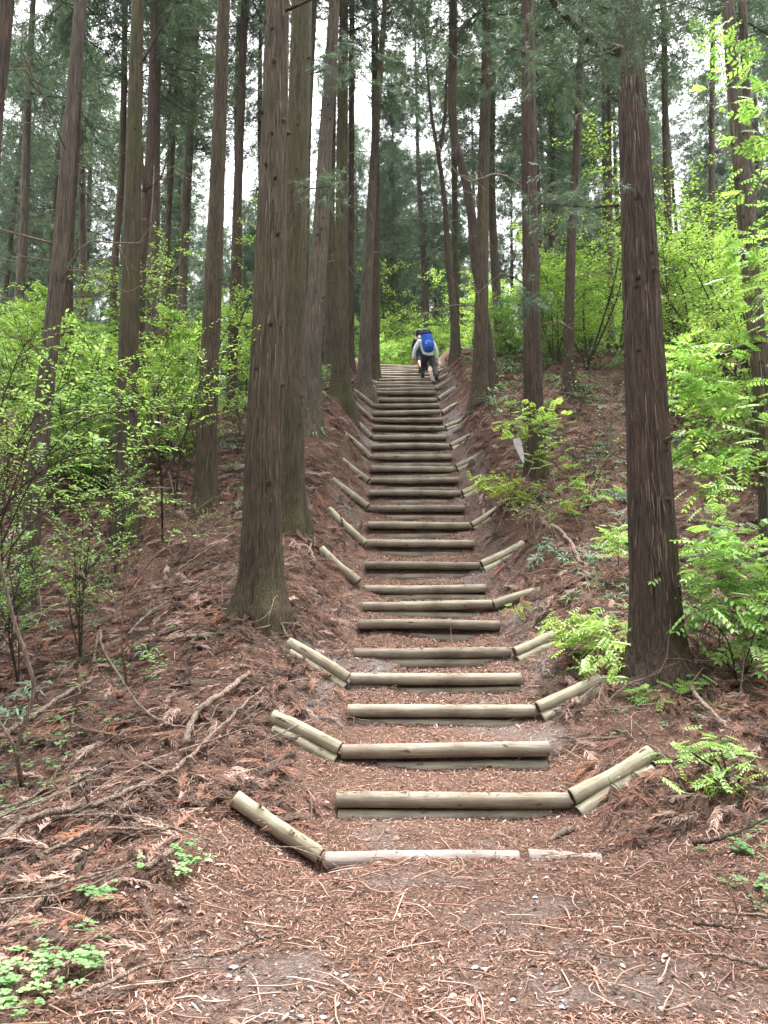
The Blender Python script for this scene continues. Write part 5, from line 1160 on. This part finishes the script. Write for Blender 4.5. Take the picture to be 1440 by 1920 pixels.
# shreds of bark peeling from the nearest trunks
def shreds(T, n, seed, zmax=8, L=(.06, .28)):
    g = np.random.default_rng(seed); parts = []
    for _ in range(n):
        z = g.uniform(.2, zmax); i0 = int(np.argmin(abs(T.P[:, 2] - z))); a = g.uniform(-math.pi, 0); kk = T.R.shape[1]; r = np.interp(a % (2 * math.pi), np.linspace(0, 2 * math.pi, kk), T.R[i0])
        o = np.array([math.cos(a), math.sin(a), 0]); s = np.array([-o[1], o[0], 0]); l = g.uniform(*L); w = g.uniform(.002, .007); p0 = T.P[i0] * [1, 1, 0] + [0, 0, z] + o * (r * .99)
        c = np.array([p0, p0 + [0, 0, -l * .5] + o * g.uniform(.004, .012), p0 + [0, 0, -l] + o * g.uniform(.005, .035) + s * g.normal() * .015])
        ww = np.array([w, w * .9, w * .25]); V = np.concatenate([c - s * ww[:, None], c + s * ww[:, None]]); parts.append((V, [np.array([[0, 1, 4, 3], [1, 2, 5, 4]])], np.array([[.095, .07, .055]]) * g.uniform(.4, 1.8)))
    v, f, t = merge(parts); o = obj('bark_shreds', mesh('bark_shreds', v, f, M['litter'], False, t), T.root); o['kind'] = 'stuff'
shreds(R1, 760, 1, L=(.08, .42)); shreds(L1, 560, 2, L=(.08, .40)); shreds(L2, 240, 3); shreds(R2, 220, 4); shreds(R6, 70, 5); shreds(Lb, 70, 6)

# ------------------------------------------------------------------ thin haze volume that pales the far trees
hm = bpy.data.materials.new('haze'); hm.use_nodes = True; nt = hm.node_tree; nt.nodes.remove(nt.nodes['Principled BSDF'])
pv = nt.nodes.new('ShaderNodeVolumePrincipled'); pv.inputs['Color'].default_value = (.92, .95, .97, 1); pv.inputs['Density'].default_value = 0.00015; pv.inputs['Anisotropy'].default_value = 0.2
nt.links.new(pv.outputs[0], nt.nodes['Material Output'].inputs['Volume'])
x0, x1, y0, y1, z0, z1 = -210, 210, -40, 160, -14, 40
Vh = np.array([[x, y, z] for x in (x0, x1) for y in (y0, y1) for z in (z0, z1)], float)
tag(obj('haze', mesh('haze', Vh, np.array([[0, 1, 3, 2], [4, 6, 7, 5], [0, 4, 5, 1], [2, 3, 7, 6], [0, 2, 6, 4], [1, 5, 7, 3]]), hm, False)), kind='stuff')

# ------------------------------------------------------------------ hikers near the top of the stairs
def skin(name, parent, nodes, edges, m, sub=2):
    me = bpy.data.meshes.new(name); me.from_pydata([n_[:3] for n_ in nodes], edges, []); me.materials.append(m)
    o = obj(name, me, parent); md = o.modifiers.new('skin', 'SKIN'); md.use_smooth_shade = True
    for v_, n_ in zip(me.skin_vertices[0].data, nodes):
        r = n_[3]; v_.radius = (r, r) if np.isscalar(r) else r
    me.skin_vertices[0].data[0].use_root = True
    s_ = o.modifiers.new('sub', 'SUBSURF'); s_.levels = sub; s_.render_levels = sub
    return o
def shell(name, parent, c, r, m, nu=14, nv=9, f=None, rot=(0, 0, 0)):
    u = np.linspace(0, 2 * math.pi, nu, endpoint=False); v = np.linspace(-math.pi / 2, math.pi / 2, nv)
    pts = np.stack([np.cos(v)[:, None] * np.cos(u)[None], np.cos(v)[:, None] * np.sin(u)[None], np.repeat(np.sin(v)[:, None], nu, 1)], -1)
    if f: pts = f(pts)
    V = (pts * r).reshape(-1, 3); i = np.arange(nv - 1)[:, None]; j = np.arange(nu)[None]; j2 = (j + 1) % nu
    o = obj(name, mesh(name, V, np.stack([i * nu + j, i * nu + j2, (i + 1) * nu + j2, (i + 1) * nu + j], -1).reshape(-1, 4), m), parent, c); o.rotation_euler = rot; return o
M['navy'] = plain('navy_cloth', (0.018, 0.021, 0.035), .85); M['charcoal'] = plain('charcoal_cloth', (0.018, 0.02, 0.027), .85); M['white_cloth'] = plain('white_cloth', (0.75, 0.77, 0.80), .8, .08)
M['pack'] = plain('blue_nylon', (0.012, 0.10, 0.50), .5, .25); M['skin'] = plain('skin', (0.45, 0.27, 0.20), .6, .1); M['red_cloth'] = plain('red_cloth', (0.22, 0.05, 0.042), .7, .15)
M['grey_cloth'] = plain('grey_cloth', (0.22, 0.22, 0.23), .85); M['purple'] = plain('violet_cloth', (0.10, 0.09, 0.32), .7); M['boot'] = plain('boot_leather', (0.03, 0.02, 0.022), .6); M['hair'] = plain('dark_hair', (0.02, 0.016, 0.014), .6)
def hiker(label, base, s, top, trousers, capm, rootlean, lf, rf, hands, packm=None, shorts=None):
    "facing +Y (uphill), bent forward; lf, rf: feet in local metres"
    T = thing('person', label, 'person', base); T.scale = (s, s, s)
    hip = np.array([0, 0, 0.93]); hx, hy = rootlean
    nk = hip + [hx, hy, .53]; hd = nk + [hx * .55, hy * .7, .12]
    lf, rf = np.array(lf), np.array(rf)
    kl = (hip + [-.09, 0, -.03]) * .5 + (lf + [0, 0, .08]) * .5 + [-.02, .10, 0]; kr = (hip + [.09, 0, -.03]) * .5 + (rf + [0, 0, .08]) * .5 + [.03, .08, 0]
    sl = nk + [-.18, -.02, -.07]; sr = nk + [.18, -.02, -.07]
    hl, hr = np.array(hands[0]), np.array(hands[1]); el_ = (sl + hl) / 2 + [-.05, -.06, .0]; er_ = (sr + hr) / 2 + [.05, -.06, 0]
    nodes = [(*hip, (.085, .065)), (*(hip * .6 + nk * .4), (.10, .07)), (*(hip * .25 + nk * .75), (.13, .085)), (*nk, .055), (*hd, .085), (*(hd + [hx * .12, .03 + hy * .15, .09]), .078),
             (*(hip + [-.10, 0, -.06]), .07), (*kl, .062), (*(lf + [0, -.02, .10]), .045), (*(lf + [0, .12, .045]), .04),
             (*(hip + [.10, 0, -.06]), .07), (*kr, .062), (*(rf + [0, -.02, .10]), .045), (*(rf + [0, .12, .045]), .04),
             (*sl, .05), (*el_, .038), (*hl, .03), (*sr, .05), (*er_, .038), (*hr, .03)]
    ed = [(0, 1), (1, 2), (2, 3), (3, 4), (4, 5), (0, 6), (6, 7), (7, 8), (8, 9), (0, 10), (10, 11), (11, 12), (12, 13), (2, 14), (14, 15), (15, 16), (2, 17), (17, 18), (18, 19)]
    skin('body', T, nodes, ed, M['skin'])
    g_ = 1.0
    tj = [(*(hip + [0, -.01, -.10]), (.165, .135)), (*(hip * .6 + nk * .4), (.160, .125)), (*(hip * .25 + nk * .75), (.18, .125)), (*(nk + [0, 0, -.01]), .085), (*sl, .075), (*el_, .058), (*(el_ * .15 + hl * .85), .043), (*sr, .075), (*er_, .058), (*(er_ * .15 + hr * .85), .043)]
    skin('jacket', T, tj, [(0, 1), (1, 2), (2, 3), (2, 4), (4, 5), (5, 6), (2, 7), (7, 8), (8, 9)], M[top])
    tn = [(*(hip + [0, 0, .10]), (.17, .13)), (*(hip + [-.09, 0, -.08]), .125), (*kl, .076), (*(lf + [0, -.02, .09]), .066), (*(hip + [.09, 0, -.08]), .125), (*kr, .076), (*(rf + [0, -.02, .09]), .066)]
    if shorts: tn[3] = (*(kl + [0, 0, -.05]), .074); tn[6] = (*(kr + [0, 0, -.05]), .074)
    skin('trousers', T, tn, [(0, 1), (1, 2), (2, 3), (0, 4), (4, 5), (5, 6)], M[trousers])
    if shorts:
        for kk, ff in ((kl, lf), (kr, rf)): skin('legging', T, [(*(kk + [0, 0, -.03]), .069), (*(kk * .5 + ff * .5 + [0, -.03, .05]), .066), (*(ff + [0, -.02, .14]), .05)], [(0, 1), (1, 2)], M[shorts])
    for ff in (lf, rf):
        shell('boot', T, tuple(ff + [0, .05, .055]), (.055, .145, .06), M['boot'], f=lambda p: np.stack([p[..., 0], p[..., 1], np.maximum(p[..., 2], -.85)], -1))
        shell('boot', T, tuple(ff + [0, -.03, .11]), (.058, .06, .07), M['boot'])
    hc = hd + [hx * .06, .02, .05]
    shell('hair', T, tuple(hc + [0, -.02, -.01]), (.098, .11, .115), M['hair'])
    shell('hat', T, tuple(hc + [0, 0.01, .055]), (.118, .130, .095), M[capm], f=lambda p: np.stack([p[..., 0], p[..., 1], np.maximum(p[..., 2], -.25)], -1), rot=(-.5, 0, .2))
    shell('hat_brim', T, tuple(hc + [0, .10, .03]), (.11, .11, .012), M[capm], rot=(-.55, 0, .2))
    for hh in (hl, hr):                    # palm with four fingers and a thumb
        d = unit(np.array([0, .12, -.9])); pl = skin('hand', T, [(*(hh), .03), (*(hh + d * .05), (.036, .02)), (*(hh + d * .085), (.038, .017))] +
             [(*(hh + d * (.085 + l_) + [o_, .012, 0]), .008) for o_, l_ in ((-.03, .05), (-.01, .07), (.01, .075), (.03, .055))] + [(*(hh + d * .06 + [.045 if hh[0] < 0 else -.045, .03, 0]), .010)],
             [(0, 1), (1, 2), (2, 3), (2, 4), (2, 5), (2, 6), (1, 7)], M['skin'], 1)
    if packm:
        ax_ = unit(nk - hip); pc = hip * .38 + nk * .62 + np.array([0.02, -.185, 0.02]); tl = math.atan2(ax_[1], ax_[2]); tx_ = math.atan2(ax_[0], ax_[2])
        sq = lambda p: np.sign(p) * np.abs(p) ** .6
        bk = thing_part = shell('backpack', T, tuple(pc), (.17, .115, .29), M[packm], 20, 13, sq, (-tl, tx_, 0))
        shell('pack_lid', bk, (0, .01, .26), (.16, .115, .065), M['navy'], 16, 7, sq); shell('pack_pocket', bk, (0, -.10, -.12), (.12, .045, .12), M[packm], 14, 7, sq)
        for sx_ in (-1, 1): V, F = tube(resample([[sx_ * .11, .10, .24], [sx_ * .13, .22, .16], [sx_ * .13, .24, -.02], [sx_ * .12, .10, -.18]], 10), .018, 6); obj('shoulder_strap', mesh('shoulder_strap', V, F, M['navy']), bk)
        shell('buckle', bk, (-.06, -.145, -.10), (.018, .01, .018), M['white_cloth'], 8, 5)
    return T
def step_z(k): return SZ[k]
k1 = 28; bx = P(803, 708, SP_D[k1])
hiker('person in white sleeves and blue backpack climbing near the top of the stairs', (bx[0], SY[k1] + .02, SZ[k1] - .32), 1.2, 'white_cloth', 'charcoal', 'purple', (-.06, .10),
      (-.15, .05, .32), (.18, -.74, .0), ((-.42, .16, .86), (.27, .1, .82)), 'pack')
k2 = 31; bx = P(791, 690, SP_D[k2])
hiker('person in dark jacket and red leggings just ahead of the backpacked hiker', (bx[0], SY[k2] - .02, SZ[k2] - .30), 1.12, 'navy', 'navy', 'navy', (-.04, .18),
      (-.08, -.70, .0), (.16, .05, .30), ((-.24, .15, .80), (.26, .1, .80)), None, 'red_cloth')
